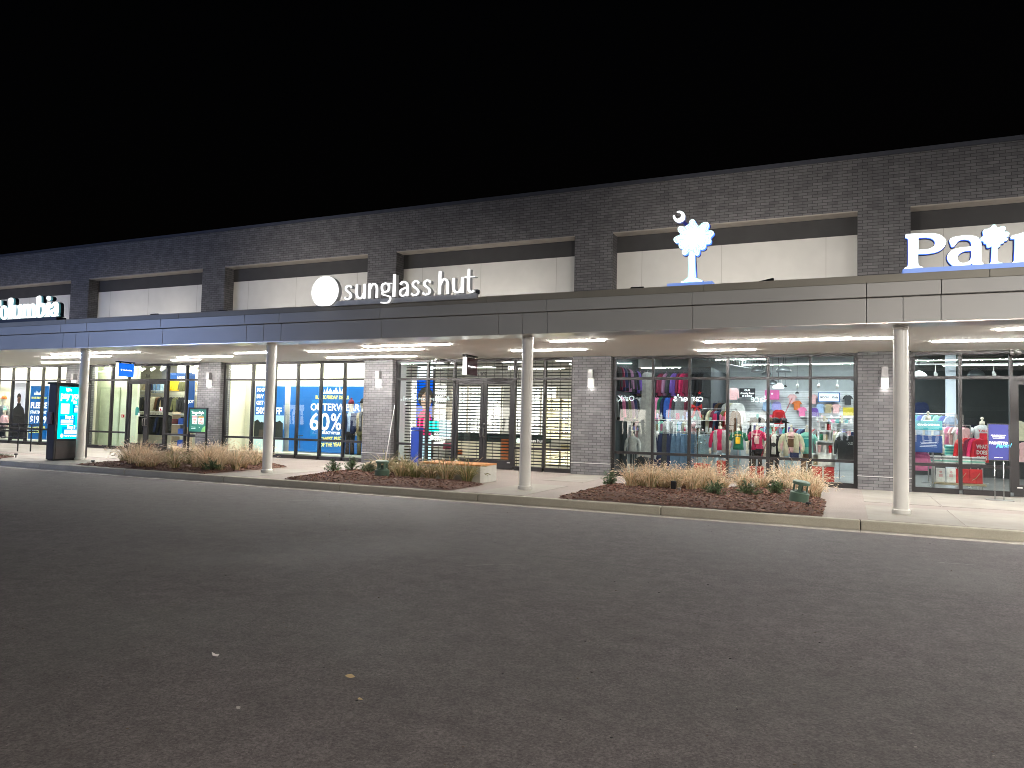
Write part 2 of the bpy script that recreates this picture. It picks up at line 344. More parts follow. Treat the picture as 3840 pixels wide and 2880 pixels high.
bed('three',[(-5.0,-6.46),(-.37,-6.46),(-.37,-3.9),(-.57,-2.8),(-.75,-1.2),(-1.9,-1.3),(-2.3,-2.2),(-3.9,-2.4),(-5.09,-3.1)],5000)
bed('four',[(-22.3,-1.0),(-20.6,-1.0),(-20.6,-.1),(-22.3,-.1)],300)
bed('five',[(-25.2,-6.3),(-22.35,-6.3),(-22.9,-5.5),(-25.2,-5.3)],500)
# ================================================================ BUILDING
bld=thing('shop_building','long grey brick shop building with ivory panels above a row of dark framed windows','building')
PIER=[(-43.4,-42.3),(-36.1,-35.0),(-28.82,-27.73),(-21.52,-20.42),(-14.2,-13.1),(-7.07,-5.95),(.23,1.37),(7.55,8.67),(14.9,16)]
for a,b in PIER:
    o=obj('brick_pier',MB().box(a,0,0,b,.47,6.77),BR,bld)
    obj('weep_strip',MB().box(a-.006,-.008,.315,b+.006,.19,.33),mat('white_weep_strip',(.6,.58,.55),.5,var=0),o)
obj('parapet_wall',MB().box(-43.4,0,6.77,16,.5,8.06),BR,bld)
obj('coping',MB().box(-43.4,-.05,8.061,16,.56,8.16),mat('blue_grey_coping',(.07,.075,.095),.5,.3),bld)
obj('roof',MB().box(-43.4,.5,7.2,16,14,7.5),mat('roof_membrane',(.3,.3,.3),.9),bld)
for i,(a,b) in enumerate(zip(PIER,PIER[1:])):
    x0,x1=a[1],b[0]
    p=obj('ivory_panel',MB().box(x0,.44,3.36,x1,.5,6.28),EIFS,bld)
    for xx in (x0+.72,(x0+x1)/2-.2,x1-.72): obj('reveal_joint',MB().box(xx-.006,.436,3.4,xx+.006,.4395,6.279),mat('reveal_joint',(.42,.4,.37),.9,var=0),p)
    obj('charcoal_band',MB().box(x0,.43,6.281,x1,.5,6.769),BAND,bld)
    obj('lintel_soffit',MB().box(x0,.002,6.74,x1,.429,6.768),mat('pale_lintel_soffit',(.4,.36,.32),.8),bld)
# ---------------- storefronts
YF,YB,YG=.17,.29,.235
def storefront(x0,x1,mull,door=None,number=None):
    g=MB(); zt,zm,zb=3.30,2.69,.65; h=.035
    g.box(x0,YF,zt-.075,x1,YB,zt)
    for x in [x0+.045,x1-.045]: g.box(x-.045,YF+.003,0.1,x+.045,YB-.003,zt-.075)
    for x in mull: g.box(x-h,YF+.003,.1,x+h,YB-.003,zt-.075)
    xs=[x0+.09]+[v for x in mull for v in (x-h,x+h)]+[x1-.09]
    segs=[(xs[i],xs[i+1]) for i in range(0,len(xs),2)]
    w_=obj('storefront_window',g,FRM,bld)
    for a,b in segs:
        isd=door and abs(a-h*1-door[0])<.1
        obj('transom',MB().box(a,YF+.006,zm-h,b,YB-.006,zm+h),FRM,w_)
        obj('pane',MB().box(a-.005,YG,zm+h-.005,b+.005,YG+.01,zt-.07),GL,w_)
        if isd: continue
        obj('bottom_rail',MB().box(a,YF+.006,zb-h,b,YB-.006,zb+h),FRM,w_)
        obj('sill',MB().box(a,YF+.006,0,b,YB+.02,.12),FRM,w_)
        obj('pane',MB().box(a-.005,YG,zb+h-.005,b+.005,YG+.01,zm-h+.005),GL,w_)
        obj('pane',MB().box(a-.005,YG,.115,b+.005,YG+.01,zb-h+.005),GL,w_)
    obj('jamb_foot',MB().box(x0,YF+.003,0,x0+.09,YB-.003,.1),FRM,w_); obj('jamb_foot',MB().box(x1-.09,YF+.003,0,x1,YB-.003,.1),FRM,w_)
    if door:
        d0,d1=door; mid=(d0+d1)/2
        for k,(a,b) in enumerate([(d0+h,mid-.004),(mid+.004,d1-h)]):
            g=MB(); s=.105; top=zm-h-.005
            g.box(a+.002,YF+.02,.02,a+s,YB-.02,top); g.box(b-s,YF+.02,.02,b-.002,YB-.02,top)
            g.box(a+s,YF+.023,top-.12,b-s,YB-.023,top); g.box(a+s,YF+.023,.02,b-s,YB-.023,.27)
            d=obj('door',g,FRM,bld)
            obj('door_glass',MB().box(a+s-.005,YG,.265,b-s+.005,YG+.01,top-.115),GL,d)
            hx=(b-.055) if k==0 else (a+.055); sg=-1 if k==0 else 1
            hb=MB().tube([(hx,YF+.02,.95),(hx,YF-.06,.95),(hx+sg*.0,YF-.075,.99),(hx,YF-.075,1.17),(hx,YF-.06,1.21),(hx,YF+.02,1.21)],.014,8)
            obj('door_handle',hb,mat('gunmetal_handle',(.22,.21,.2),.35,.9),d,smooth=True)
            if k==1:
                lk=MB(); lk.tube([(a+.04,YF+.03,1.34),(a+.04,YF-.005,1.34)],.022,12); obj('door_lock',lk,mat('bright_lock',(.75,.75,.72),.25,.8),d,smooth=True)
            obj('door_closer_tag',MB().box((a+.06 if k==0 else b-.16),YF+.012,.2,(a+.16 if k==0 else b-.06),YF+.019,.225),WH,d)
    if number:
        t=MB(); text(t,number[0],number[1],YG-.006,2.775,.19,bold=.004,sx=.8,depth=.003); obj('house_number',t,mat('black_vinyl',(.01,.01,.01),.5,var=0),w_)
    return w_
storefront(-35.0,-28.82,[-34.58+.02,-33.58,-32.58,-31.57,-30.58,-29.58])
storefront(-27.73,-21.52,[-26.34,-25.41,-23.30,-22.31],(-25.41,-23.30),('310',-24.52))
storefront(-20.42,-14.2,[-19.09,-18.09,-17.08,-16.09,-15.12])
storefront(-13.1,-7.07,[-11.93,-10.98,-8.94,-7.98],(-10.98,-8.94),('307',-10.12))
storefront(-5.95,.23,[-4.81,-3.83,-2.84,-1.84,-.84])
storefront(1.37,7.55,[2.38,3.37,5.45,6.5],(3.37,5.45))
# header trim between frame and soffit, side walls of the far bays
obj('header_trim',MB().box(-35,.05,3.302,7.55,.43,3.36),mat('pale_header_trim',(.5,.47,.43),.7),bld)
obj('end_wall',MB().box(-42.3,.1,0,-36.1,.4,3.3).box(8.67,.1,0,14.9,.4,3.3),mat('dark_infill',(.05,.05,.05),.8),bld)
# ---------------- interiors (rooms): floors, ceilings, party walls
def wall(name,m,*b): 
    g=MB()
    for q in b: g.box(*q)
    return obj(name,g,m,bld)
SHB=9.0
wall('shop_floor',FLR,(-35,.3,-.02,7.5,SHB,.012))
wall('party_wall',WH,(-14.0,.5,0,-13.75,SHB,4.6),(-6.75,.5,0,-6.5,SHB,4.6),(7.7,.5,0,7.9,SHB,4.6),(-36.2,.5,0,-36,SHB,4.6))
# clothing shop (left): display backs, vestibule wall, back wall
wall('cream_backdrop',CREAM,(-20.42,1.25,.1,-14.2,1.33,3.6),(-35.9,1.0,.1,-28.4,1.08,3.6),(-20.5,.5,.1,-20.42,1.25,3.6))
wall('display_plinth',mat('pale_plinth',(.6,.6,.5),.5),(-20.4,.3,.013,-14.22,1.25,.16),(-34.9,.3,.013,-28.84,1.0,.16))
v=wall('vestibule_wall',GREENW,(-29,1.25,0,-26.2,1.35,4.4))
obj('vestibule_door',MB().box(-28.3,1.2,0.02,-27.25,1.249,2.38),mat('pale_green_door',(.58,.66,.46),.5),v)
obj('vestibule_door_frame',MB().box(-28.38,1.19,0.02,-28.3,1.25,2.45).box(-27.25,1.19,0.02,-27.17,1.25,2.45).box(-28.3,1.19,2.381,-27.25,1.25,2.45),mat('pale_green_trim',(.5,.58,.4),.5),v)
wall('back_wall',mat('cream_back_wall',(.7,.68,.55),.8),(-36,5.2,0,-14,5.35,4.4))
wall('left_shop_ceiling',mat('pale_ceiling',(.5,.5,.46),.9),(-36,.48,4.0,-14,5.2,4.05))
wall('display_ceiling',mat('white_display_ceiling',(.75,.75,.7),.9),(-20.42,.5,3.6,-14.2,1.25,3.65),(-35.9,.5,3.6,-28.5,1.0,3.65))
# eyewear shop
wall('mid_shop_ceiling',mat('dark_ceiling',(.06,.06,.06),.9),(-13.75,.48,3.6,-6.75,5.5,3.65))
wall('mid_shop_back_wall',mat('taupe_wall',(.35,.33,.3),.9),(-13.75,4.6,0,-6.75,4.7,3.6))
# gift shop (right)
wall('right_shop_ceiling',CEIL,(-6.5,.48,4.55,7.7,SHB,4.6))
wall('white_back_wall',mat('pale_grey_wall',(.45,.48,.49),.8),(-6.5,8.5,0,1.6,8.6,4.55))
wall('charcoal_back_wall',mat('charcoal_wall',(.045,.05,.05),.8),(1.6,7.6,0,7.7,7.7,4.55),(1.6,7.7,0,1.68,8.5,4.55))
wall('dark_side_wall',mat('dark_slat_side',(.05,.06,.062),.8),(-6.498,.5,.02,-6.47,4.9,4.5))
g=MB()
for k in range(26): z=1.15+k*.062; g.box(-3.6,8.46,z,1.55,8.495,z+.05)
obj('slat_wall',g,mat('white_slatwall',(.72,.74,.76),.5),bld)
# ================================================================ CANOPY
can=thing('canopy','long flat metal canopy on round columns over the pavement','canopy')
cc=[.86-7.045*i for i in range(-2,7)]
j1=sorted([c+d for c in cc for d in(-.56,0,.56,3.52)]); j2=sorted([c+d for c in cc for d in(-.56,.56,3.52)])
j1=[-43.4]+[x for x in j1 if -43<x<15.6]+[16]; j2=[-43.4]+[x for x in j2 if -43<x<15.6]+[16]
g=MB()
for a,b in zip(j1,j1[1:]): g.box(a+.005,-5.58,3.275,b-.005,-5.5,3.706)
obj('lower_fascia_panels',g,FAS,can,bevel=.004)
g=MB()
for a,b in zip(j2,j2[1:]): g.box(a+.005,-5.67,3.713,b-.005,-5.5,3.95)
obj('upper_fascia_panels',g,FAS,can,bevel=.004)
obj('fascia_backing',MB().box(-43.4,-5.499,3.29,16,-5.42,3.949),DK,can)
g=MB(); xs=[-43.4+i*4.55 for i in range(0,14)]
for a,b in zip(xs,xs[1:]+[]): g.box(a+.003,-5.66,3.953,min(b,16)-.003,-5.25,4.09)
obj('canopy_coping',g,CAPM,can,bevel=.006)
g=MB()
for a,b in zip(j2,j2[1:]): g.box(a+.004,-5.57,3.262,b-.004,-4.96,3.274)
obj('polished_trim',g,POL,can)
obj('soffit',MB().box(-43.4,-4.955,3.31,16,.05,3.36).box(-43.4,-4.96,3.276,16,-4.955,3.36),SOFT,can)
obj('canopy_roof',MB().box(-43.4,-5.25,3.96,16,-.01,4.03),mat('canopy_membrane',(.5,.5,.48),.8),can)
for x in [-34.67,-27.57,-20.46,-13.36,-6.25,.85,7.96,15.0]:
    g=MB().lathe((x,-5.13,0),[(.14,.002),(.145,.015),(.145,.07),(.128,.08),(.122,.085),(.122,3.2),(.13,3.21),(.13,3.262)],32)
    obj('column',g,COLM,can,smooth=True)
for o in can.children:
    if o.name.startswith('column'): 
        o.data.polygons.foreach_set('use_smooth',[len(p.vertices)==4 for p in o.data.polygons])
        e=o.modifiers.new('es','EDGE_SPLIT'); e.split_angle=.6
# recessed ceiling strips
SL=emit('lit_strip_lens',(1,.97,.92),STRIP)
strips=[(-2.89,.95,-2.95),(-3.38,-2.03,-1.1),(1.61,5.3,-2.05),(2.46,6.5,-3.9),(-11.49,-8.91,-3.8),(-14.09,-10.26,-2.85),(-14.89,-11.63,-1.0),(-8.06,-6.03,-1.95),(-6.24,-4.93,-3.85),(-20.24,-17.8,-2.05),(-21.6,-20.26,-1.1),(-16.85,-15.5,-2.9),(-23.94,-19.82,-3.85),(-25.92,-22.41,-2.87),(-28.64,-26.46,-1.1),(7.6,10,-1.1),(-33,-30.2,-2.9),(-35.5,-32,-1.1)]
where={0:'long lit ceiling strip in the canopy soffit running to the rightmost column',1:'short lit ceiling strip nearest the wide gift shop window',2:'lit ceiling strip over the paving before the poster easel',3:'foremost lit ceiling strip cut by the right edge of the canopy view',4:'foremost lit ceiling strip left of the third column',5:'longest lit ceiling strip above the timber topped bench',6:'lit ceiling strip nearest the pier with the leaning rod',7:'lit ceiling strip passing just behind the third column',8:'short foremost lit strip right of the third column',9:'lit ceiling strip left of the second column above the dry grass',10:'short lit strip close to the wall above the green poster stand',11:'short lit ceiling strip whose end hides behind the second column',12:'foremost of the lit strips crossing behind the leftmost column',13:'middle one of the lit strips crossing behind the leftmost column',14:'lit strip nearest the wall above the digital kiosk',15:'lit strip near the wall beyond the gift shop doors',16:'lit strip above the handrail at the far end of the canopy',17:'lit strip near the wall above the fleece poster window'}
for i,(a,b,y) in enumerate(strips):
    r=.022; pl=[(a+r-r*math.cos(t),y+r*math.sin(t)) for t in [PI/2-k*PI/6 for k in range(7)]]
    pl=[(a+r+r*math.cos(PI/2+k*PI/6),y+r*math.sin(PI/2+k*PI/6)) for k in range(7)]+[(b-r+r*math.cos(-PI/2+k*PI/6),y+r*math.sin(-PI/2+k*PI/6)) for k in range(7)]
    t=thing('ceiling_light',where[i],'ceiling light',((a+b)/2,y,3.3),'linear lights in the canopy soffit')
    obj('lens',MB().prism(pl,'z',3.286,3.308),SL,t)
    k=1.5; pl2=[((x-(a+b)/2)*(1+.02/(b-a))+(a+b)/2,(yy-y)*1.15+y) for x,yy in pl]
    obj('trim',MB().prism(pl2,'z',3.303,3.3095),WH,t)
# ================================================================ WALL LAMPS
LENS=emit('lit_sconce_lens',(1,.95,.88),SCONCE); SCB=mat('satin_nickel',(.27,.26,.26),.35,.6)
for x,lb in [(-28.24,'box shaped wall lamp on the pier behind the kiosk'),(-20.9,'box shaped wall lamp above the green poster stand'),(-13.6,'box shaped wall lamp on the pier with the leaning rod'),(-6.5,'box shaped wall lamp on the pier left of the wide gift shop window'),(.81,'box shaped wall lamp on the pier behind the rightmost column')]:
    t=thing('wall_lamp',lb,'wall lamp',(x,0,2.4),'box shaped wall lamps on the brick piers')
    obj('upper_housing',MB().box(x-.075,-.15,2.68,x+.075,-.001,2.93),SCB,t,bevel=.004)
    obj('lamp_shade',MB().box(x-.08,-.11,2.45,x+.08,-.001,2.676),litmat('glowing_shade',(1,.96,.9),.3,(.7,.7,.7)),t,bevel=.004)
    obj('lamp_lens',MB().box(x-.065,-.1,2.435,x+.065,-.012,2.449),LENS,t)
# roof flood lights
FL=[(-1.39,-5.0,1),(-3.9,-5.0,1),(-15.22,-5.0,1),(-17.8,-5.0,1),(-23.2,-2.6,0),(-26,-2.6,0),(-30.5,-2.6,0),(-33.5,-2.6,0),(-9,-2.6,0),(-11.2,-2.6,0),(3.2,-2.6,0),(5.8,-2.6,0)]  # the set-back ones are unseen, added to light the other ivory panels
FLB={0:'black flood light on the canopy roof right of the palm sign',1:'black flood light on the canopy roof left of the palm sign',2:'black flood light on the canopy roof left of the white disc sign',3:'black flood light on the canopy roof further left, before the blank ivory panel'}
for i,(x,y,vis) in enumerate(FL):
    t=thing('flood_light',FLB.get(i,'unseen black flood light added on the canopy roof behind its front edge'),'flood light',(x,y,4.03),'flood lights on the canopy roof')
    zt=4.19 if vis else 4.13
    obj('lamp_body',MB().tube([(x-.13,y,zt+(.0 if i!=0 else -.02)),(x+.13,y,zt+(.03 if i==0 else 0))],.05,12),DK,t,smooth=False)
    obj('bracket',MB().box(x-.02,y-.02,4.03,x+.02,y+.02,zt),DK,t)
    tgt=Vector((x,.44,4.9)); p=Vector((x,y+.12,zt+.04)); d=(tgt-p).normalized()
    a=area('flood',(p.x,p.y,p.z),.35,.12,FLOOD*(1.0 if vis else .45),(1,.93,.84),d.to_track_quat('-Z','Y').to_euler(),t,spread=math.radians(100))
# twin emergency lights on the header
for x,lb in [(-25.9,'twin head emergency light above the open clothing racks door'),(-11.5,'twin head emergency light above the dark bladed eyewear window'),(3.4,'twin head emergency light above the gift shop door')]:
    t=thing('emergency_light',lb,'emergency light',(x,-.02,3.25),'twin head emergency lights')
    obj('base',MB().box(x-.07,-.1,3.262,x+.07,.05,3.305),WH,t)
    for s in(-1,1):
        g=MB().lathe((0,0,0),[(.02,0),(.05,.03),(.062,.08),(.058,.1)],14); M=Matrix.Translation((x+s*.07,-.1,3.25))@Matrix.Rotation(s*.5,4,'Y')@Matrix.Rotation(PI*.68,4,'X')
        g.v=[tuple(M@Vector(v)) for v in g.v]; obj('lamp_head',g,SCB,t,smooth=True)
# ================================================================ SIGNS
TR=json.loads('''{"tree_crown":[[[-2.778,4.799],[-2.802,4.76],[-2.836,4.733],[-2.87,4.725],[-2.905,4.753],[-2.906,4.803],[-2.896,4.853],[-2.941,4.861],[-2.971,4.899],[-2.972,4.949],[-2.947,4.983],[-2.997,4.971],[-3.047,4.986],[-3.072,5.028],[-3.068,5.068],[-3.028,5.1],[-2.969,5.12],[-2.934,5.138],[-2.975,5.182],[-2.998,5.234],[-2.986,5.273],[-2.951,5.296],[-2.901,5.286],[-2.862,5.272],[-2.822,5.299],[-2.779,5.33],[-2.774,5.375],[-2.745,5.403],[-2.696,5.403],[-2.666,5.375],[-2.661,5.34],[-2.632,5.312],[-2.612,5.275],[-2.578,5.272],[-2.539,5.313],[-2.491,5.329],[-2.433,5.326],[-2.404,5.291],[-2.404,5.251],[-2.422,5.213],[-2.422,5.183],[-2.451,5.161],[-2.393,5.161],[-2.336,5.151],[-2.311,5.114],[-2.325,5.076],[-2.354,5.049],[-2.377,5.011],[-2.358,4.97],[-2.372,4.921],[-2.41,4.905],[-2.458,4.903],[-2.462,4.859],[-2.481,4.821],[-2.534,4.805],[-2.573,4.818],[-2.577,4.769],[-2.587,4.719],[-2.62,4.697],[-2.65,4.709],[-2.679,4.741]]],"tree_trunk":[[[-2.768,4.808],[-2.675,4.801],[-2.645,4.266],[-2.635,4.26],[-2.519,4.209],[-2.523,4.175],[-2.644,4.172],[-2.849,4.163],[-2.913,4.177],[-2.914,4.212],[-2.792,4.275],[-2.786,4.634]]],"moon":[[[-3.024,5.581],[-2.984,5.597],[-2.935,5.592],[-2.885,5.552],[-2.857,5.494],[-2.868,5.424],[-2.912,5.383],[-2.977,5.369],[-3.042,5.4],[-3.082,5.454],[-3.093,5.501],[-3.078,5.525],[-3.058,5.518],[-3.048,5.476],[-3.012,5.446],[-2.973,5.449],[-2.938,5.481],[-2.934,5.526],[-2.964,5.56],[-3.014,5.569]]],"moon_arm":[[[-2.912,5.358],[-2.873,5.404],[-2.803,5.338],[-2.842,5.296]]],"P":[[[0.91,4.795],[0.941,4.808],[1.102,4.804],[1.278,4.794],[1.4,4.768],[1.477,4.711],[1.516,4.638],[1.498,4.559],[1.433,4.493],[1.346,4.46],[1.224,4.449],[1.1,4.453],[1.1,4.346],[1.104,4.274],[1.126,4.237],[1.165,4.224],[1.17,4.204],[1.152,4.192],[1.028,4.198],[0.904,4.194],[0.89,4.207],[0.895,4.225],[0.935,4.245],[0.949,4.295],[0.951,4.54],[0.95,4.715],[0.941,4.736],[0.914,4.748]],[[1.106,4.737],[1.225,4.731],[1.304,4.706],[1.351,4.651],[1.347,4.591],[1.312,4.548],[1.224,4.519],[1.105,4.523]]],"a":[[[1.563,4.654],[1.606,4.691],[1.692,4.709],[1.793,4.712],[1.903,4.698],[1.978,4.66],[2.015,4.587],[2.018,4.518],[2.017,4.311],[2.025,4.251],[2.049,4.22],[2.041,4.196],[2.008,4.191],[1.908,4.195],[1.887,4.241],[1.849,4.209],[1.773,4.189],[1.705,4.192],[1.637,4.203],[1.569,4.263],[1.531,4.345],[1.54,4.415],[1.588,4.472],[1.673,4.505],[1.775,4.517],[1.881,4.519],[1.881,4.568],[1.86,4.62],[1.81,4.646],[1.742,4.649],[1.691,4.624],[1.657,4.576],[1.631,4.543],[1.597,4.541],[1.58,4.593]],[[1.88,4.457],[1.8,4.455],[1.732,4.431],[1.69,4.384],[1.676,4.335],[1.697,4.279],[1.74,4.253],[1.79,4.252],[1.841,4.274],[1.867,4.312],[1.88,4.37]]],"ltree":[[[2.011,4.657],[2.053,4.688],[2.041,4.753],[2.062,4.791],[2.112,4.796],[2.153,4.822],[2.178,4.855],[2.22,4.851],[2.244,4.804],[2.277,4.811],[2.318,4.822],[2.358,4.799],[2.362,4.76],[2.341,4.727],[2.39,4.723],[2.41,4.692],[2.397,4.644],[2.357,4.633],[2.389,4.616],[2.381,4.582],[2.34,4.576],[2.331,4.542],[2.287,4.536],[2.282,4.497],[2.257,4.475],[2.245,4.461],[2.243,4.265],[2.264,4.234],[2.308,4.217],[2.304,4.193],[2.107,4.191],[2.107,4.211],[2.157,4.247],[2.169,4.506],[2.142,4.489],[2.101,4.492],[2.093,4.551],[2.06,4.559],[2.052,4.594],[2.019,4.612]]],"m":[[[2.43,4.632],[2.446,4.655],[2.527,4.672],[2.599,4.693],[2.611,4.665],[2.61,4.626],[2.671,4.67],[2.742,4.683],[2.797,4.659],[2.828,4.608],[2.884,4.651],[2.962,4.673],[3.032,4.639],[3.062,4.569],[3.066,4.226],[3.096,4.186],[3.104,4.162],[2.925,4.165],[2.918,4.184],[2.949,4.216],[2.953,4.521],[2.93,4.58],[2.883,4.575],[2.843,4.53],[2.84,4.233],[2.871,4.197],[2.871,4.178],[2.698,4.18],[2.694,4.2],[2.722,4.232],[2.725,4.54],[2.702,4.59],[2.654,4.584],[2.61,4.539],[2.607,4.24],[2.634,4.209],[2.634,4.189],[2.454,4.19],[2.446,4.217],[2.475,4.249],[2.486,4.578],[2.478,4.603],[2.437,4.607]]],"c_o":[[[-23.708,4.443],[-23.715,4.355],[-23.752,4.282],[-23.814,4.235],[-23.89,4.22],[-23.97,4.24],[-24.041,4.293],[-24.093,4.37],[-24.116,4.46],[-24.109,4.548],[-24.071,4.622],[-24.01,4.669],[-23.933,4.683],[-23.853,4.662],[-23.782,4.609],[-23.731,4.532]],[[-23.883,4.45],[-23.882,4.394],[-23.891,4.346],[-23.907,4.315],[-23.929,4.305],[-23.953,4.317],[-23.975,4.35],[-23.993,4.398],[-24.003,4.455],[-24.003,4.512],[-23.995,4.559],[-23.978,4.59],[-23.956,4.601],[-23.933,4.589],[-23.91,4.556],[-23.893,4.507]]],"c_l":[[[-23.747,4.871],[-23.603,4.908],[-23.498,4.864],[-23.492,4.713],[-23.531,4.46],[-23.521,4.265],[-23.48,4.234],[-23.735,4.234],[-23.729,4.248],[-23.677,4.281],[-23.692,4.526],[-23.699,4.771],[-23.725,4.836]]],"c_u":[[[-23.516,4.636],[-23.449,4.662],[-23.342,4.672],[-23.329,4.608],[-23.327,4.413],[-23.303,4.325],[-23.248,4.308],[-23.222,4.351],[-23.228,4.506],[-23.263,4.644],[-23.174,4.669],[-23.068,4.674],[-23.06,4.499],[-23.059,4.325],[-23.022,4.246],[-23.15,4.237],[-23.22,4.249],[-23.257,4.231],[-23.348,4.225],[-23.442,4.247],[-23.481,4.302],[-23.493,4.469],[-23.497,4.596]]],"c_m":[[[-23.034,4.634],[-22.947,4.678],[-22.887,4.68],[-22.847,4.659],[-22.766,4.68],[-22.69,4.667],[-22.636,4.645],[-22.571,4.676],[-22.481,4.671],[-22.419,4.635],[-22.402,4.52],[-22.392,4.328],[-22.349,4.255],[-22.347,4.236],[-22.548,4.243],[-22.55,4.262],[-22.524,4.304],[-22.546,4.554],[-22.572,4.594],[-22.598,4.557],[-22.593,4.326],[-22.572,4.258],[-22.57,4.239],[-22.78,4.237],[-22.775,4.266],[-22.757,4.313],[-22.777,4.545],[-22.803,4.585],[-22.836,4.538],[-22.824,4.316],[-22.797,4.257],[-22.803,4.243],[-23.011,4.241],[-22.994,4.274],[-22.983,4.322],[-23.004,4.555]]],"c_b":[[[-22.394,4.859],[-22.243,4.904],[-22.158,4.862],[-22.142,4.67],[-22.084,4.677],[-21.994,4.654],[-21.922,4.584],[-21.905,4.47],[-21.925,4.357],[-21.991,4.274],[-22.119,4.232],[-22.222,4.231],[-22.328,4.263],[-22.34,4.326],[-22.354,4.565],[-22.357,4.776]],[[-22.183,4.558],[-22.133,4.575],[-22.086,4.535],[-22.071,4.439],[-22.099,4.345],[-22.146,4.29],[-22.178,4.32],[-22.19,4.463]]],"c_i":[[[-21.921,4.651],[-21.764,4.681],[-21.71,4.651],[-21.715,4.443],[-21.738,4.284],[-21.706,4.249],[-21.712,4.24],[-21.959,4.24],[-21.96,4.254],[-21.896,4.271],[-21.883,4.374],[-21.867,4.525],[-21.882,4.621]],[[-21.697,4.796],[-21.707,4.761],[-21.741,4.737],[-21.789,4.73],[-21.84,4.742],[-21.878,4.77],[-21.895,4.806],[-21.884,4.841],[-21.85,4.865],[-21.801,4.872],[-21.751,4.86],[-21.713,4.833]]],"c_a":[[[-21.701,4.537],[-21.642,4.61],[-21.532,4.671],[-21.432,4.675],[-21.358,4.634],[-21.33,4.558],[-21.322,4.37],[-21.336,4.287],[-21.298,4.257],[-21.326,4.244],[-21.411,4.243],[-21.51,4.23],[-21.611,4.241],[-21.68,4.291],[-21.7,4.358],[-21.671,4.432],[-21.573,4.475],[-21.505,4.519],[-21.504,4.585],[-21.541,4.605],[-21.58,4.56],[-21.592,4.523],[-21.663,4.512]],[[-21.498,4.434],[-21.553,4.399],[-21.574,4.343],[-21.544,4.295],[-21.509,4.303],[-21.491,4.349]]],"c_C":[[[-24.144,4.841],[-24.105,4.849],[-24.086,4.68],[-24.121,4.682],[-24.228,4.805],[-24.34,4.821],[-24.424,4.695],[-24.421,4.497],[-24.328,4.354],[-24.214,4.32],[-24.11,4.385],[-24.076,4.364],[-24.145,4.259],[-24.3,4.225],[-24.496,4.271],[-24.637,4.406],[-24.672,4.607],[-24.609,4.783],[-24.457,4.876],[-24.298,4.878],[-24.198,4.824]]],"sg":[[-10.796,4.23],[-10.479,4.215],[-10.131,4.209],[-9.755,4.21],[-9.426,4.204],[-9.445,4.724],[-9.294,4.217],[-8.966,4.22],[-8.676,4.216],[-8.271,4.214],[-8.287,4.719],[-7.97,4.199],[-7.906,4.215],[-7.6,4.218],[-7.552,4.365],[-7.541,4.672],[-7.371,4.206],[-10.493,4.567],[-9.75,4.092],[-7.874,4.555]]}''')
def chan(sign,name,spl,face,side,depth=.16,back=None,sm=True,y=-5.45,boff=.02,bd=.1):
    sp=[smooth_poly(s,2) if sm else s for s in spl]
    cx=sum(p[0] for p in sp[0])/len(sp[0]); cz=min(p[1] for p in sp[0])
    o=obj(name,put2d(MB(),shape2d(sp,.02),0,y+.01,0),face,sign)
    obj('letter_return',put2d(MB(),shape2d(sp,depth),0,y+.021+depth/2,0),side,o)
    if back: obj('backing',put2d(MB(),shape2d(sp,bd,boff),0,y+.022+depth+bd/2,0),back,o)
    return o
C2=emit('soft_lit_face',(.95,1,1),1.05); WLIT=emit('white_lit_face',(1,1,1),1.1); CLIT=emit('cool_lit_face',(.93,1,1),1.5); TLIT=emit('mint_lit_line',(.25,.85,.75),.9)
# script-like sign over the clothing shop
s1=thing('shop_sign','white lit serif letters of the outdoor clothing shop at the left end','shop sign',(-23,-5.4,4.09))
cy_=litmat('cyan_lit_return',(.15,.6,.7),.14,(.3,.6,.7)); nv=mat('navy_backing',(.012,.02,.035),.5)
for k in ['c_C','c_o','c_l','c_u','c_m','c_b','c_i','c_a']: 
    if k=='c_i':
        chan(s1,'letter',[TR[k][0]],C2,cy_,.06,nv,boff=.006); chan(s1,'letter_dot',[TR[k][1]],C2,cy_,.06,nv,boff=.006)
    else: chan(s1,'letter',TR[k],C2,cy_,.06,nv,boff=.006)
obj('sign_rail',MB().box(-29,-5.6,4.095,-21.15,-5.3,4.2),nv,s1)
# serif letters over the gift shop
s2=thing('shop_sign','blue glowing white serif letters of the gift shop with a palm for the third letter','shop sign',(1,-5.4,4.09))
bl_=litmat('blue_lit_return',(.05,.14,.9),2.2,(.03,.05,.2))
for k in ['P','a','ltree','m']: chan(s2,'palm_emblem' if k=='ltree' else 'letter',TR[k],CLIT if k!='ltree' else emit('pale_cyan_face',(.72,1,1),1.35),bl_,.06,nv,bd=.05,boff=.012)
rs=litmat('rail_painted_blue_glow',(.12,.25,.75),.5,(.3,.4,.6))  # blue LED wash on the sign rails, put into their own emission
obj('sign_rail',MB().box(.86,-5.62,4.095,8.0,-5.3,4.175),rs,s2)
# later letters of the same word
g=MB(); text(g,'etto',3.92,-5.45,4.2,.72,depth=.05,bold=.03); obj('letter',g,CLIT,s2)
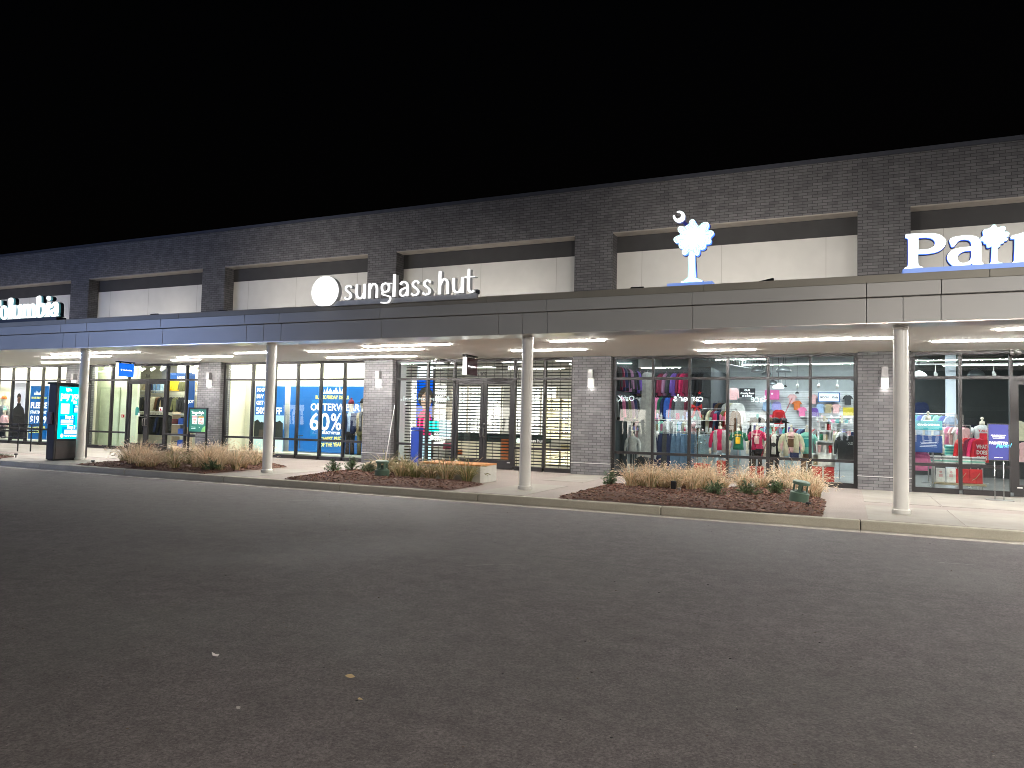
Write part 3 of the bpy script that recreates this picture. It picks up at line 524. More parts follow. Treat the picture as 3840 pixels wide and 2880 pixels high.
# palm and crescent emblem
s3=thing('palm_sign','lit palm tree emblem with a crescent moon standing on the canopy edge','shop sign',(-2.6,-5.4,4.09))
pc=chan(s3,'palm_crown',TR['tree_crown'],emit('pale_cyan_face',(.72,1,1),1.35),bl_,.1,nv,bd=.04,boff=.01)
chan(s3,'palm_trunk',TR['tree_trunk'],emit('pale_cyan_face',(.72,1,1),1.35),bl_,.1,nv,bd=.04,boff=.01)
chan(s3,'crescent',TR['moon'],CLIT,mat('silver_return',(.5,.52,.6),.4,.3),.08)
obj('crescent_arm',put2d(MB(),shape2d(TR['moon_arm'],.05),0,-5.37,0),mat('deep_blue_arm',(.02,.03,.2),.5),s3)
# neon like vein lines of the fronds
cx=sum(p[0] for p in TR['tree_crown'][0])/len(TR['tree_crown'][0]); cz=sum(p[1] for p in TR['tree_crown'][0])/len(TR['tree_crown'][0])
g=MB()
ring=smooth_poly(TR['tree_crown'][0],2); ins=[(cx+(x-cx)*.9,cz+(z-cz)*.9) for x,z in ring]
g.tube([(x,-5.462,z) for x,z in ins+ins[:1]],.005,4)
for k in range(0,len(ring),4):
    x,z=ring[k]; 
    for q in(-.04,.03):
        g.tube([(cx+(x-cx)*.55+q,-5.462,cz+(z-cz)*.55),(cx+(x-cx)*.86+q*.6,-5.462,cz+(z-cz)*.86)],.004,4)
tk=TR['tree_trunk'][0]; tcx=sum(p[0] for p in tk)/len(tk); ins=[(tcx+(x-tcx)*.8,4.6+(z-4.6)*.96) for x,z in tk]; g.tube([(x,-5.462,z) for x,z in ins+ins[:1]],.004,4)
obj('frond_lines',g,TLIT,pc)
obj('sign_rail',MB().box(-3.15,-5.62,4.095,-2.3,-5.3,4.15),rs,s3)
# disc and humanist letters
s4=thing('shop_sign','white disc and lowercase white letters of the eyewear shop on a silver rail','shop sign',(-9.6,-5.4,4.09))
RW=litmat('white_return',(.8,.8,.8),.03,(.75,.75,.75))
el=[(-11.19+.388*math.cos(t*PI/24),4.386+.368*math.sin(t*PI/24)) for t in range(48)]; el=[(x,max(z,4.05)) for x,z in el]
o=obj('disc',put2d(MB(),shape2d([el],.02),0,-5.80,0),WLIT,s4); obj('disc_return',put2d(MB(),shape2d([el],.12),0,-5.729,0),RW,o)
obj('sign_rail',MB().box(-11.1,-5.76,4.04,-7.2,-5.664,4.150),mat('silver_rail',(.6,.62,.66),.4,.3),s4)
obj('mount_block',MB().box(-7.32,-5.72,4.15,-7.19,-5.62,4.24),nv,s4)
XH=.339;Z0=4.165
def glyph(x,strokes,w=1.0):
    f=MB();r=MB();k=0
    for pts,wd in strokes:
        P=[Vector(p) for p in pts]; Q=[]
        if len(P)>2:
            E_=[P[0]]+P+[P[-1]]
            for i in range(1,len(E_)-2):
                p0,p1,p2,p3=E_[i-1:i+3]
                for t in range(5):
                    t/=5; Q.append(.5*((2*p1)+(-p0+p2)*t+(2*p0-5*p1+4*p2-p3)*t*t+(-p0+3*p1-3*p2+p3)*t**3))
            Q.append(P[-1])
        else: Q=P
        n=len(Q); L_=[];R2=[]
        for i,q in enumerate(Q):
            t=(Q[min(i+1,n-1)]-Q[max(i-1,0)]).normalized(); nn=Vector((-t.y,t.x)); ww=(wd if not isinstance(wd,(list,tuple)) else wd[0]+(wd[1]-wd[0])*math.sin(PI*i/(n-1)))/2
            # vertical strokes are heavier than level ones
            ww*= .82*(.62+.38*abs(t.y))
            L_.append(q+nn*ww); R2.append(q-nn*ww)
        poly=[(x+p.x*XH*w,Z0+p.y*XH) for p in L_+R2[::-1]]
        y0=-5.81+.0012*k; k+=1
        m_=len(poly); h=m_//2
        vs=[(a,y0,b) for a,b in poly]+[(a,y0+.018,b) for a,b in poly]; fs=[]
        for i in range(h-1): fs+=[(i,i+1,m_-2-i,m_-1-i),(m_+i+1,m_+i,m_+m_-1-i,m_+m_-2-i)]
        fs+=[(i,(i+1)%m_,m_+(i+1)%m_,m_+i)[::-1] for i in range(m_)]
        f.add(vs,fs)
        vs=[(a,y+.019+(0 if j==0 else 0),b) for j,y in((0,y0),(1,y0+.12)) for a,b in poly]; r.add(vs,fs)
    o=obj('letter',f,WLIT,s4); obj('letter_return',r,RW,o)
SW=.2
G={'s':[([(.60,.80),(.50,.92),(.33,.95),(.16,.84),(.17,.67),(.32,.54),(.48,.43),(.58,.27),(.52,.11),(.36,.04),(.20,.05),(.05,.16)],.19)],
'u':[([(.10,1),(.10,.36),(.2,.12),(.38,.05),(.56,.12),(.68,.34)],.2),([(.72,1),(.72,0)],.22)],
'n':[([(.12,0),(.12,1)],.22),([(.16,.62),(.28,.86),(.46,.96),(.64,.86),(.72,.62),(.72,0)],.2)],
'g':[([(.36,.95),(.12,.86),(.08,.62),(.18,.42),(.38,.38),(.58,.45),(.64,.68),(.56,.88),(.34,.95)],.19),([(.5,.93),(.84,.92)],.12),([(.2,.44),(.1,.3),(.22,.18),(.46,.12),(.72,.02),(.76,-.16),(.6,-.34),(.3,-.36),(.02,-.32)],.16)],
'l':[([(.12,0),(.12,1.5)],.24)],
'a':[([(.10,.80),(.24,.94),(.44,.95),(.62,.82),(.66,.6),(.66,0)],.2),([(.62,.58),(.38,.52),(.16,.42),(.1,.22),(.2,.06),(.4,.05),(.56,.16),(.64,.32)],.17)],
'h':[([(.12,0),(.12,1.5)],.23),([(.16,.62),(.28,.86),(.46,.96),(.62,.86),(.7,.62),(.7,0)],.2)],
't':[([(.28,1.5),(.28,.34),(.36,.1),(.52,.04),(.68,.1)],.2),([(-.02,1.0),(.72,1.0)],.13)]}
for ch,x in zip('sunglasshut',[-10.83,-10.5,-10.15,-9.79,-9.47,-9.30,-8.98,-8.68,-8.27,-7.91,-7.6]): glyph(x*.982,G[ch],1.0)
# blade signs under the canopy
def blade(x,y0,y1,z0,z1,facem,wd,label,word,tcol):
    t=thing('blade_sign',label,'hanging sign',(x,(y0+y1)/2,z1))
    obj('sign_box',MB().box(x-.06,y0+.012,z0,x+.06,y1,z1),facem,t,bevel=.004)
    obj('lit_edge',MB().box(x-.062,y0-.004,z0-.006,x+.062,y0+.011,z1),emit('lit_blade_edge',(1,1,1),2),t)
    obj('bracket',MB().box(x-.05,y0-.05,z1+.03,x+.05,y1+.05,z1+.075).box(x-.02,y0+.1,z1,x+.02,y0+.14,z1+.03).box(x-.02,y1-.14,z1,x+.02,y1-.1,z1+.03),DK,t)
    g=MB(); text(g,word,x+.063,(y0+y1)/2+.06,(z0+z1)/2-.03,.08,face='+x',align='CENTER',bold=.001,width=.36)
    g.lathe((0,0,0),[(.03,0),(.03,.006)],16); n_=32
    for i in range(n_): vx,vy,vz=g.v[-n_+i]; g.v[-n_+i]=(x+.063+vz,(y0+.13)+vx,(z0+z1)/2+vy)
    obj('lettering',g,tcol,t)
blade(-24.4,-1.08,-.43,2.76,3.24,litmat('blue_lit_panel',(.0,.13,.75),.75,(0,.05,.3)),.65,'small blue hanging blade sign above the clothing shop doors','Columbia',emit('lit_lettering',(1,1,1),1.3))
blade(-9.9,-1.17,-.5,2.74,3.23,mat('maroon_panel',(.035,.008,.016),.35),.65,'small dark maroon hanging blade sign above the eyewear shop doors','sunglass hut',emit('lit_lettering',(1,1,1),1.3))
# ================================================================ unseen parking lot lamps, added to light the road and fascia
for x,y,p,c,lb,tl in [(9,-14.5,LOT_FILL*.5,(1,.97,.93),'tall unseen parking lot lamp added far to the right',25),(3,-25.5,LOT_FILL*.4,(1,.88,.78),'tall unseen parking lot lamp added behind the viewpoint',25),(-31,-19.5,LOT_FILL*.5,(.40,.54,1),'tall added lamp on the left standing in for blue sign light',40)]:  # the blue one stands in for light from a sign opposite
    t=thing('unseen_lot_lamp',lb,'unseen street lamp',(x,y,-.15)); H=5.6
    obj('pole',MB().tube([(x,y,-.15),(x,y,H)],[.12,.07],12),DK,t,smooth=True)
    obj('lamp_head',MB().box(x-.25,y-.15,H+.16,x+.25,y+.75,H+.22),DK,t)
    area('unseen_lot_light',(x,y+.5,H),.5,.35,p,c,(math.radians(tl),0,0),t,spread=math.radians(165))
# opposite shop row, which the photo shows only mirrored in the windows
op=thing('opposite_shop_row','dim shop row across the lot whose lit signs mirror in the windows','building',(-20,-45,-.15))
obj('wall',MB().box(-75,-47,-.15,20,-45,6.2),mat('dim_brick',(.12,.11,.11),.9),op)
obj('canopy',MB().box(-75,-44.98,3.0,20,-42.5,3.25),mat('dim_canopy',(.2,.2,.2),.8),op)
for k,(a,b,c,s) in enumerate([(-58,-53,(1,.9,.7),1.2),(-50,-44,(.9,.95,1),.9),(-41,-36,(1,.85,.65),1.3),(-33.5,-28.5,(1,.95,.85),1.6),(-25,-21,(.9,.95,1),.8),(-18.8,-15.2,(1,.92,.8),1.9),(-14.6,-11.6,(.95,1,1),1.8),(-9.5,-6.2,(1,.95,.85),1.6),(-3,1,(.9,.95,1),1.0),(4,8,(1,.9,.8),.8)]):
    w_=obj('lit_window',MB().box(a,-44.98,.5,b,-44.9,2.7),emit('lit_window_%d'%k,c,s*2.2),op)
    g=MB()
    for q in range(9): 
        xx=a+(b-a)*(q+.5)/9; g.box(xx-.1-.15*random.random(),-44.88,.5,xx+.1,-44.84,random.uniform(1.0,2.2))
    g.box(a,-44.88,1.5,b,-44.85,1.56); obj('window_display',g,DK,w_)
for s,x,z,sz,st in [("carter's",-11.35,3.5,.85,14),('place',-5.9,3.55,.75,9),('American Eagle',-36.4,3.1,1.0,6),('Johnny Was',-31.2,3.0,.9,6),('OshKosh',-17.4,3.5,.7,9),('Aerie',-26,3.1,1.0,5)]:
    g=MB(); text(g,s,x,-44.9,z,sz,face='+y',bold=.012); obj('lit_lettering',g,emit('mirrored_sign_%d'%st,(.85,1,1),st),op)
# ================================================================ PLANTS
GM=[mat('dry_grass_tan',(.74,.53,.30),.8,var=.15),mat('dry_grass_straw',(.9,.74,.52),.8,var=.15),mat('dry_grass_rust',(.68,.42,.25),.8,var=.15),mat('grass_green',(.2,.21,.07),.8,var=.2),mat('seed_head',(.8,.64,.47),.9,var=.2),mat('green_seed_head',(.3,.28,.14),.9)]
def grass_meshes(seed,h,spread,nb,green,plumes):
    rnd=random.Random(seed); b=MB(); p=MB()
    for i in range(nb):
        a=rnd.uniform(0,2*PI); r0=rnd.uniform(0,.16)*(spread/.42); hh=h*rnd.uniform(.45,1.12); out=spread*rnd.uniform(.1,1.5)
        w=rnd.uniform(.003,.008); d=Vector((math.cos(a),math.sin(a),0)); s_=Vector((-math.sin(a),math.cos(a),0)); k=5; c0=d*r0; tw=rnd.uniform(-.5,.5)
        mi=3 if rnd.random()<green else rnd.choice([0,1,1,1,2]); pl=rnd.random()<plumes
        droop=rnd.uniform(.1,.75)
        V=[]
        for j in range(k+1):
            t=j/k; z=hh*(t-droop*t**3*.7)*1.1; q=c0+d*(out*t**1.8)+s_*tw*out*t*t+Vector((0,0,max(z,.0))); ww=w*(1-.75*t)+.0006
            sd=(s_*math.cos(tw*4)+d*math.sin(tw*4)); V+= [q-sd*ww,q+sd*ww]
        m0=mi if mi!=3 else 3
        b.add(V,[(2*j,2*j+1,2*j+3,2*j+2) for j in range(k)],m0)
        if rnd.random()<.35 and mi!=3:  # green foot of the blade
            b.m[-k]=3; b.m[-k+1]=3 if rnd.random()<.5 else mi
        if pl:
            e=(V[-1]+V[-2])/2; dr=(e-(V[-3]+V[-4])/2).normalized(); dr=(dr+Vector((0,0,-.25))+Vector((rnd.uniform(-.2,.2),)*3)).normalized()
            L_=rnd.uniform(.05,.10); R_c=rnd.uniform(.006,.010)
            p.tube([e,e+dr*L_*.3+Vector((0,0,.004)),e+dr*L_*.7,e+dr*L_+Vector((0,0,-.01))],[.002,R_c,R_c*.8,.001],5,cap=False,mi=4 if green<.5 else 5)
    return b,p
GV=[grass_meshes(s,*a) for s,a in enumerate([(.66,.40,250,.10,.4),(.56,.46,240,.08,.4),(.76,.34,220,.16,.4),(.48,.42,230,.10,.4),(.62,.3,200,.2,.35)])]
GS=[grass_meshes(20+s,*a) for s,a in enumerate([(.38,.22,260,.55,.12),(.36,.24,240,.45,.15),(.34,.2,220,.7,.1)])]
def mk(vars_,lab):
    out=[]
    for b,p in vars_: out.append((b.mesh('blades',GM,fix=False),p.mesh('seed_heads',GM,fix=False) if p.f else None))
    return out
GVM=mk(GV,0); GSM=mk(GS,0)
def grass(x,y,kind,label,group,s=1.0,bedk=None,small=False):
    z=bed_z(x,y,BEDS[bedk])-.01 if bedk else .0
    v=(GSM if small else GVM); b,p=v[kind%len(v)]
    t=thing('fountain_grass',label,'ornamental grass',(x,y,z),group)
    rz=random.uniform(0,6.28)
    for me in (b,p):
        if me is None: continue
        o=bpy.data.objects.new('blades' if me is b else 'seed_heads',me); COL.objects.link(o); o.parent=t; o.rotation_euler=(0,0,rz); o.scale=(s,s,s*random.uniform(.92,1.08))
# bed three: dense swath of dry grass
b3=[(-4.23,-4.0),(-4.04,-3.75),(-3.78,-4.12),(-3.53,-3.9),(-3.27,-4.14),(-2.95,-4.0),(-2.8,-3.6),(-2.6,-3.45),(-2.45,-3.1),(-4.11,-3.29),(-3.67,-3.2),(-3.23,-3.0),(-2.85,-2.75),(-3.4,-3.5),(-3.0,-3.3),(-2.1,-2.6),(-1.75,-2.3),(-1.25,-1.95),(-1.0,-2.12),(-.75,-2.5),(-.6,-2.98),(-1.3,-1.55),(-.95,-1.6),(-.7,-3.3)]
for i,(x,y) in enumerate(b3): grass(x,y,i,'tan fountain grass clump in the tangled swath before the wide gift shop window','fountain grass in the right bed',random.uniform(.7,.88),'three')
b1=[(-18.1,-5.46),(-17.3,-5.9),(-16.6,-6.15),(-17.88,-5.1),(-17.07,-5.54),(-16.8,-5.45),(-17.6,-5.4),(-16.3,-6.1),(-15.1,-5.78),(-14.77,-5.74),(-14.42,-5.7),(-14.3,-5.25),(-14.5,-4.8),(-14.78,-4.1),(-15.04,-3.6),(-15.9,-4.75),(-15.55,-4.71),(-15.2,-4.67),(-15.24,-4.25),(-15.37,-3.8),(-15.78,-3.2),(-16.7,-3.5),(-16.3,-3.3),(-14.85,-5.25),(-17.4,-3.2)]
for i,(x,y) in enumerate(b1): grass(x,y,i+1,'tan fountain grass clump in the tangled swath left of the second column','fountain grass in the left bed',random.uniform(.66,.9),'one')
for i,(x,y,l) in enumerate([(-16.0,-5.75,'small green fountain grass at the right foot of the leftmost tan clumps'),(-15.5,-6.1,'small green fountain grass standing alone in the gap of the left bed'),(-16.05,-5.2,'small olive fountain grass behind the gap in the left bed')]): grass(x,y,i,l,None,1.15,'one',True)
for i,(x,y,l) in enumerate([(-21.9,-.5,'tan grass tuft against the wall behind the left bed'),(-21.4,-.55,'plumed grass tuft in the wall bed under the green poster stand'),(-20.9,-.5,'plumed grass tuft in the wall bed beside the brick pier')]): grass(x,y,i,l,'tufts in the wall bed',.62,None)
for i,(x,y,l) in enumerate([(-10.15,-4.6,'thin straw coloured grass before the beige stone block'),(-9.6,-4.8,'green and tan grass between the stone block and the bench'),(-9.15,-4.85,'green and tan grass in front of the left end of the bench'),(-8.75,-4.85,'low green and tan grass before the bench front'),(-8.35,-4.8,'bushy green grass before the middle of the bench'),(-7.85,-4.75,'bushy green grass at the right end of the bench'),(-9.75,-4.3,'dark dry tuft leaning over the beige stone block')]): grass(x,y,i,l,None,1.5 if i in(4,5) else 1.3,'two',True)
# low evergreen shrubs
SG=[mat('shrub_leaf_dark',(.03,.07,.03),.6,var=.3),mat('shrub_leaf_mid',(.07,.14,.055),.6,var=.3),mat('shrub_leaf_light',(.14,.2,.09),.6,var=.2),mat('shrub_stem',(.05,.035,.02),.8)]
def shrub_mesh(seed,R,H,n=46):
    rnd=random.Random(seed); f=MB(); st=MB()
    for i in range(n):
        a=rnd.uniform(0,2*PI); el=rnd.uniform(.15,1.45); L_=rnd.uniform(.6,1.05)
        d=Vector((math.cos(a)*math.cos(el)*R,math.sin(a)*math.cos(el)*R,math.sin(el)*H))*L_
        st.tube([(0,0,0),d*.5+Vector((0,0,.02)),d],[.004,.003,.0015],4,mi=3,cap=False)
        for j in range(16):
            t=rnd.uniform(.35,1.03); p=d*t+Vector([rnd.uniform(-.018,.018) for _ in range(3)])
            q=(d.normalized()+Vector([rnd.uniform(-.9,.9) for _ in range(3)])).normalized(); s_=q.cross(Vector([rnd.uniform(-1,1) for _ in range(3)])).normalized()
            l=rnd.uniform(.03,.06); w=rnd.uniform(.005,.010)
            f.add([p,p+q*l*.5+s_*w,p+q*l,p+q*l*.5-s_*w],[(0,1,2,3)],rnd.choice([0,1,1,2]))
    return f.mesh('foliage',SG,fix=False),st.mesh('stems',SG,fix=False)
for i,(x,y,bk,R,H,l) in enumerate([(-4.83,-3.5,'three',.24,.38,'small evergreen shrub by the left corner of the right bed'),(-2.36,-4.75,'three',.27,.27,'low evergreen shrub nearest the black bed spotlight'),(-1.79,-4.35,'three',.3,.29,'widest low evergreen shrub, middle of the row in front of the tan grass'),(-1.31,-4.0,'three',.25,.3,'low evergreen shrub nearest the tilted green bollard'),
    (-12.0,-4.2,'two',.26,.33,'upright evergreen shrub at the left tip of the middle bed'),(-11.36,-4.3,'two',.24,.36,'tall thin evergreen shrub left of the boulder'),(-10.75,-4.45,'two',.27,.27,'low evergreen shrub directly left of the upright green bollard'),(-14.35,-5.95,'one',.3,.3,'green shrub tucked into the dry grass by the second column'),(-15.95,-3.6,'one',.26,.26,'green shrub showing through the gap at the back of the left bed')]):
    t=thing('evergreen_shrub',l,'shrub',(x,y,bed_z(x,y,BEDS[bk])-.01)); f,s_=shrub_mesh(50+i,R,H)
    for n_,me in(('foliage',f),('stems',s_)):
        o=bpy.data.objects.new(n_,me); COL.objects.link(o); o.parent=t
g=MB(); rnd=random.Random(3)
for i in range(700):
    x=rnd.uniform(-25,-22.8);y=rnd.uniform(-6.1,-5.5); a=rnd.uniform(0,6.28);h=rnd.uniform(.04,.1); g.add([(x-.004,y,.05),(x+.004,y,.05),(x+math.cos(a)*.04,y+math.sin(a)*.04,.05+h)],[(0,1,2)])
obj('ground_cover',g,SG[2],kind='stuff',fix=False)
# ================================================================ STREET OBJECTS
GRN=mat('bollard_green',(.085,.15,.105),.5,var=.1); 
def bollard(x,y,z,label,tilt):
    t=thing('bollard_light',label,'bollard light',(x,y,z)); t.rotation_euler=tilt
    def P(n,mb,m,sm=False): 
        me=mb.mesh(n,m,(0,0,0),sm); o=bpy.data.objects.new(n,me); COL.objects.link(o); o.parent=t; return o
    P('base',MB().lathe((0,0,0),[(.17,-.05),(.17,.14),(.135,.155),(.135,.17)],28),GRN,True)
    for k in range(4):
        a=PI/4+k*PI/2+.3; g=MB().obox((.115*math.cos(a),.115*math.sin(a),.23),(-.028*math.sin(a),.028*math.cos(a),0),(.014*math.cos(a),.014*math.sin(a),0),(0,0,.075)); P('post',g,GRN)
    P('cap',MB().lathe((0,0,0),[(.155,.295),(.155,.345),(.13,.36)],28),GRN,True)
    P('cone',MB().lathe((0,0,0),[(.08,.165),(.035,.2),(.02,.25),(.005,.26)],16),mat('dark_green_cone',(.02,.045,.03),.4),True)
    for o in t.children:
        if o.data.polygons[0].use_smooth:
            e=o.modifiers.new('es','EDGE_SPLIT'); e.split_angle=.6
bollard(-9.8,-5.25,bed_z(-9.8,-5.25,BEDS['two']),'upright green bollard light in the middle mulch bed',(0,0,0))
bollard(-.82,-4.85,bed_z(-.82,-4.85,BEDS['three'])+.02,'tilted green bollard light at the right end of the right bed',(.1,.12,.4))
t=thing('bed_spotlight','small black square spotlight standing in the right mulch bed','spotlight',(-3.22,-4.48,.1))
obj('housing',MB().box(-3.27,-4.53,.14,-3.17,-4.43,.30),DK,t,bevel=.005); obj('stake',MB().box(-3.24,-4.5,.03,-3.2,-4.46,.139),DK,t); obj('junction_box',MB().box(-3.15,-4.5,.1,-3.08,-4.43,.17),mat('weathered_tin',(.25,.22,.2),.6),t)
for x,y,l in [(-18.55,-6.1,'tiny black path light at the left tip of the left bed'),(-22.75,-5.55,'tiny black path light left of the digital kiosk'),(-.63,-5.4,'tiny black fitting near the right corner of the right bed')]:
    t=thing('path_light',l,'path light',(x,y,0)); obj('stem',MB().tube([(x,y,0),(x,y,.09)],.015,8),DK,t); obj('head',MB().lathe((x,y,0),[(.05,.09),(.045,.125),(.01,.13)],12),DK,t)
# bench
t=thing('bench','white concrete bench with an orange timber top in front of the eyewear shop','bench',(-8.5,-4.1,0))
BC=mat('white_concrete_bench',(.55,.53,.47),.7,var=.08)
obj('top',MB().box(-9.3,-4.47,.385,-7.65,-3.6,.425),mat('orange_timber',(.55,.22,.06),.45,var=.15,vs=9),t,bevel=.006)
obj('leg',MB().box(-7.95,-4.465,0,-7.652,-3.605,.384),BC,t,bevel=.006); obj('leg',MB().box(-9.295,-4.465,0,-9.0,-3.605,.384),BC,t,bevel=.006)
obj('apron',MB().box(-9.0,-4.44,.29,-7.95,-3.63,.384),BC,t)
obj('leg',MB().box(-8.6,-4.3,0,-8.4,-3.75,.289),BC,t)
obj('stone_block',MB().box(-10.64,-3.7,0,-10.06,-3.3,.31),mat('beige_speckled_stone',(.5,.4,.29),.7,var=.3,vs=25),bevel=.012,label='beige speckled stone block behind the dry tuft left of the bench',cat='stone block')
import bmesh
def rock(name,c,r,seed,m,label):
    bm=bmesh.new(); bmesh.ops.create_icosphere(bm,subdivisions=4,radius=1)
    for v in bm.verts:
        q=v.co.copy(); d=1+.3*noise.noise(q*1.3+Vector((seed,0,0)))+.12*noise.noise(q*4+Vector((seed,0,0)))+.05*noise.noise(q*10)
        v.co=Vector((q.x*r[0]*d,q.y*r[1]*d,max(q.z*r[2]*d,-.05)))
    me=bpy.data.meshes.new(name); bm.to_mesh(me); bm.free(); me.materials.append(m)
    o=bpy.data.objects.new(name,me); COL.objects.link(o); o.location=c; o['label']=label; o['category']='boulder'; return o
RK=mat('sand_coloured_rock',(.5,.42,.3),.85,var=.3,vs=8,bump=.4,bs=30)
rock('boulder',(-11.08,-3.6,0),(.42,.3,.36),3,RK,'rough sand coloured boulder behind the upright green bollard')
rock('boulder',(-16.95,-4.3,0),(.5,.4,.12),5,RK,'low flat pale boulder in the gap of the left bed')
# tall blue litter bin
t=thing('litter_bin','tall slim blue bin standing before the left eyewear shop window','bin',(-11.65,-.8,0))
BLU=mat('royal_blue_panel',(.012,.045,.28),.4,var=.05)
obj('body',MB().box(-11.78,-.9,0,-11.51,-.68,1.1),mat('dark_navy_side',(.015,.02,.05),.5),t,bevel=.008)
obj('front_panel',MB().box(-11.78,-.912,.02,-11.51,-.901,1.08),BLU,t)
obj('lid',MB().box(-11.79,-.92,1.105,-11.50,-.66,1.19),BLU,t,bevel=.01)
# digital kiosk
t=thing('digital_kiosk','black digital kiosk with a bright teal screen behind the leftmost column','kiosk',(-20.9,-5.05,0))
KB=mat('kiosk_charcoal',(.03,.028,.03),.45,.2)
kx=-20.7
def narrow(g):
    g.v=[(x,-5.68+(y+5.66)*.74,z) for x,y,z in g.v]; return g
obj('cabinet',MB().box(-21.03,-5.78,.03,kx,-4.74,2.2),KB,t,bevel=.015)
obj('canopy_top',MB().box(-21.07,-5.82,2.2,kx+.04,-4.70,2.26),DK,t,bevel=.01)
obj('lower_panel',MB().box(kx,-5.72,.06,kx+.012,-4.8,.56),mat('kiosk_grey_panel',(.075,.065,.065),.4,.3),t)
obj('lock',MB().tube([(kx+.012,-5.0,.22),(kx+.02,-5.0,.22)],.022,12),WH,t)
obj('base',MB().box(-21.0,-5.74,0,kx-.03,-4.78,.03),DK,t)
scr=obj('screen',MB().box(kx+.001,-5.69,.63,kx+.012,-4.83,2.14),emit('teal_screen',(.0,.78,.85),1.15),t)
def dev(x,yc,zc,w,h,mb,mi=0): return mb.box(x,yc-w/2,zc-h/2,x+.002,yc+w/2,zc+h/2,mi)
g=MB(); X=kx+.0125
text(g,'We',X,-5.42,2.0,.15,0,'+x',.002,.008); text(g,'pay you',X,-5.62,1.8,.27,0,'+x',.002,.014); text(g,'to walk!',X,-5.1,1.66,.17,0,'+x',.002,.008)
text(g,'Step 1',X+.002,-5.0,1.555,.09,0,'+x',.002,.004); text(g,'Step 2',X+.002,-5.4,1.22,.13,0,'+x',.002,.006); text(g,'Step 3',X+.002,-5.3,.93,.13,0,'+x',.002,.006)
for k in range(4):
    dev(X+.002,-4.85,1.52-k*.035,.38,.018,g); dev(X+.002,-5.32,1.17-k*.04,.5,.02,g); dev(X+.002,-5.15,.88-k*.035,.52,.018,g)
text(g,'CHARGERUN',X,-5.4,.70,.12,0,'+x',.002,.008)
obj('screen_lettering',narrow(g),emit('screen_white',(1,1,1),1.5),scr)
g=MB(); dev(X,-5.3,1.16,.62,.27,g); dev(X,-4.86,1.5,.5,.24,g); dev(X,-5.15,.86,.7,.25,g); obj('screen_panels',narrow(g),emit('screen_blue',(.0,.33,.62),1),scr)
obj('screen_picture',narrow(dev(X,-5.42,1.5,.34,.3,MB())),emit('screen_pale',(.8,.98,1),1.4),scr); obj('screen_logo',narrow(MB().tube([(X,-5.5,.72),(X+.004,-5.5,.72)],.06,16)),emit('screen_pale',(.8,.98,1),1.4),scr)
obj('side_dispenser',MB().box(-20.96,-5.86,1.05,-20.8,-5.781,1.4),mat('violet_grey_plastic',(.13,.12,.2),.35),t,bevel=.01)
# handrail
t=thing('handrail','black double handrail with three rails at the left edge','railing',(-26,-3.5,0)); 
HR=mat('black_handrail',(.02,.02,.022),.35,.5)
for k,(px_,py_) in enumerate([(-26.0,-3.5),(-25.78,-3.2),(-28.6,-3.5),(-31.2,-3.5),(-28.4,-3.2)]):
    obj('post',MB().tube([(px_,py_,0),(px_,py_,.93)],.022,10),HR,t,smooth=True)
for z in (.95,.72,.48): obj('rail',MB().tube([(-25.55,-3.5,z),(-26.6,-3.5,z),(-31.5,-3.5,z)],.019,8),HR,t,smooth=True)
for z in (.93,.7): obj('rail',MB().tube([(-25.45,-3.2,z),(-29.5,-3.2,z-.06)],.019,8),HR,t,smooth=True)
# green poster stand by pier B
t=thing('poster_stand','green fashion poster in a black two legged stand before the brick pier','poster stand',(-20.65,-.7,0))
for x in(-21.08,-20.24): obj('leg',MB().box(x-.025,-.73,0,x+.025,-.67,1.66),DK,t)
[obj('crossbar',MB().box(-21.055,-.72,a_,-20.265,-.68,b_),DK,t) for a_,b_ in ((1.6,1.66),(.76,.82),(.62,.65))]
po=obj('poster',MB().box(-21.055,-.71,.82,-20.265,-.69,1.6),litmat('deep_green_poster',(.01,.10,.075),.3,(.012,.12,.09)),t)
g=MB(); text(g,'TangerStyle',-20.97,-.713,1.44,.14,bold=.004,width=.6)
for q in(-20.92,-20.62): g.box(q,-.714,1.08,q+.24,-.711,1.35)
for k in range(2): g.box(-20.95,-.714,1.39-k*.02,-20.5+k*.1,-.711,1.396-k*.02); g.box(-20.95,-.714,.97-k*.05,-20.75,-.711,.98-k*.05)
text(g,'ʼ26',-20.6,-.713,.95,.05); obj('poster_lettering',g,litmat('poster_white',(.85,.85,.8),.5,(.7,.7,.7)),po)
g=MB(); g.box(-20.92,-.716,1.3,-20.68,-.7145,1.35,0).box(-20.62,-.716,1.3,-20.38,-.7145,1.35,1); 
for q in(-20.9,-20.6):
    for k in range(2): text(g,['50%','SALE'][k],q+.02,-.716,1.2-k*.1,.09,2,bold=.003)
obj('coupon_print',g,[mat('pink_print',(.6,.3,.33),.6),mat('orange_print',(.75,.3,.05),.6),mat('red_print',(.45,.12,.1),.6)],po)
pc_=[(-20.265,.82)]+[(-20.265-.2*math.cos(a),.82+.2*math.sin(a)) for a in [k*PI/16 for k in range(9)]][::1]; pc_=[(min(x,-20.265),z) for x,z in pc_]
obj('leaf_motif',MB().prism(pc_,'y',-.714,-.711),mat('leaf_green_print',(.2,.5,.15),.6),po)
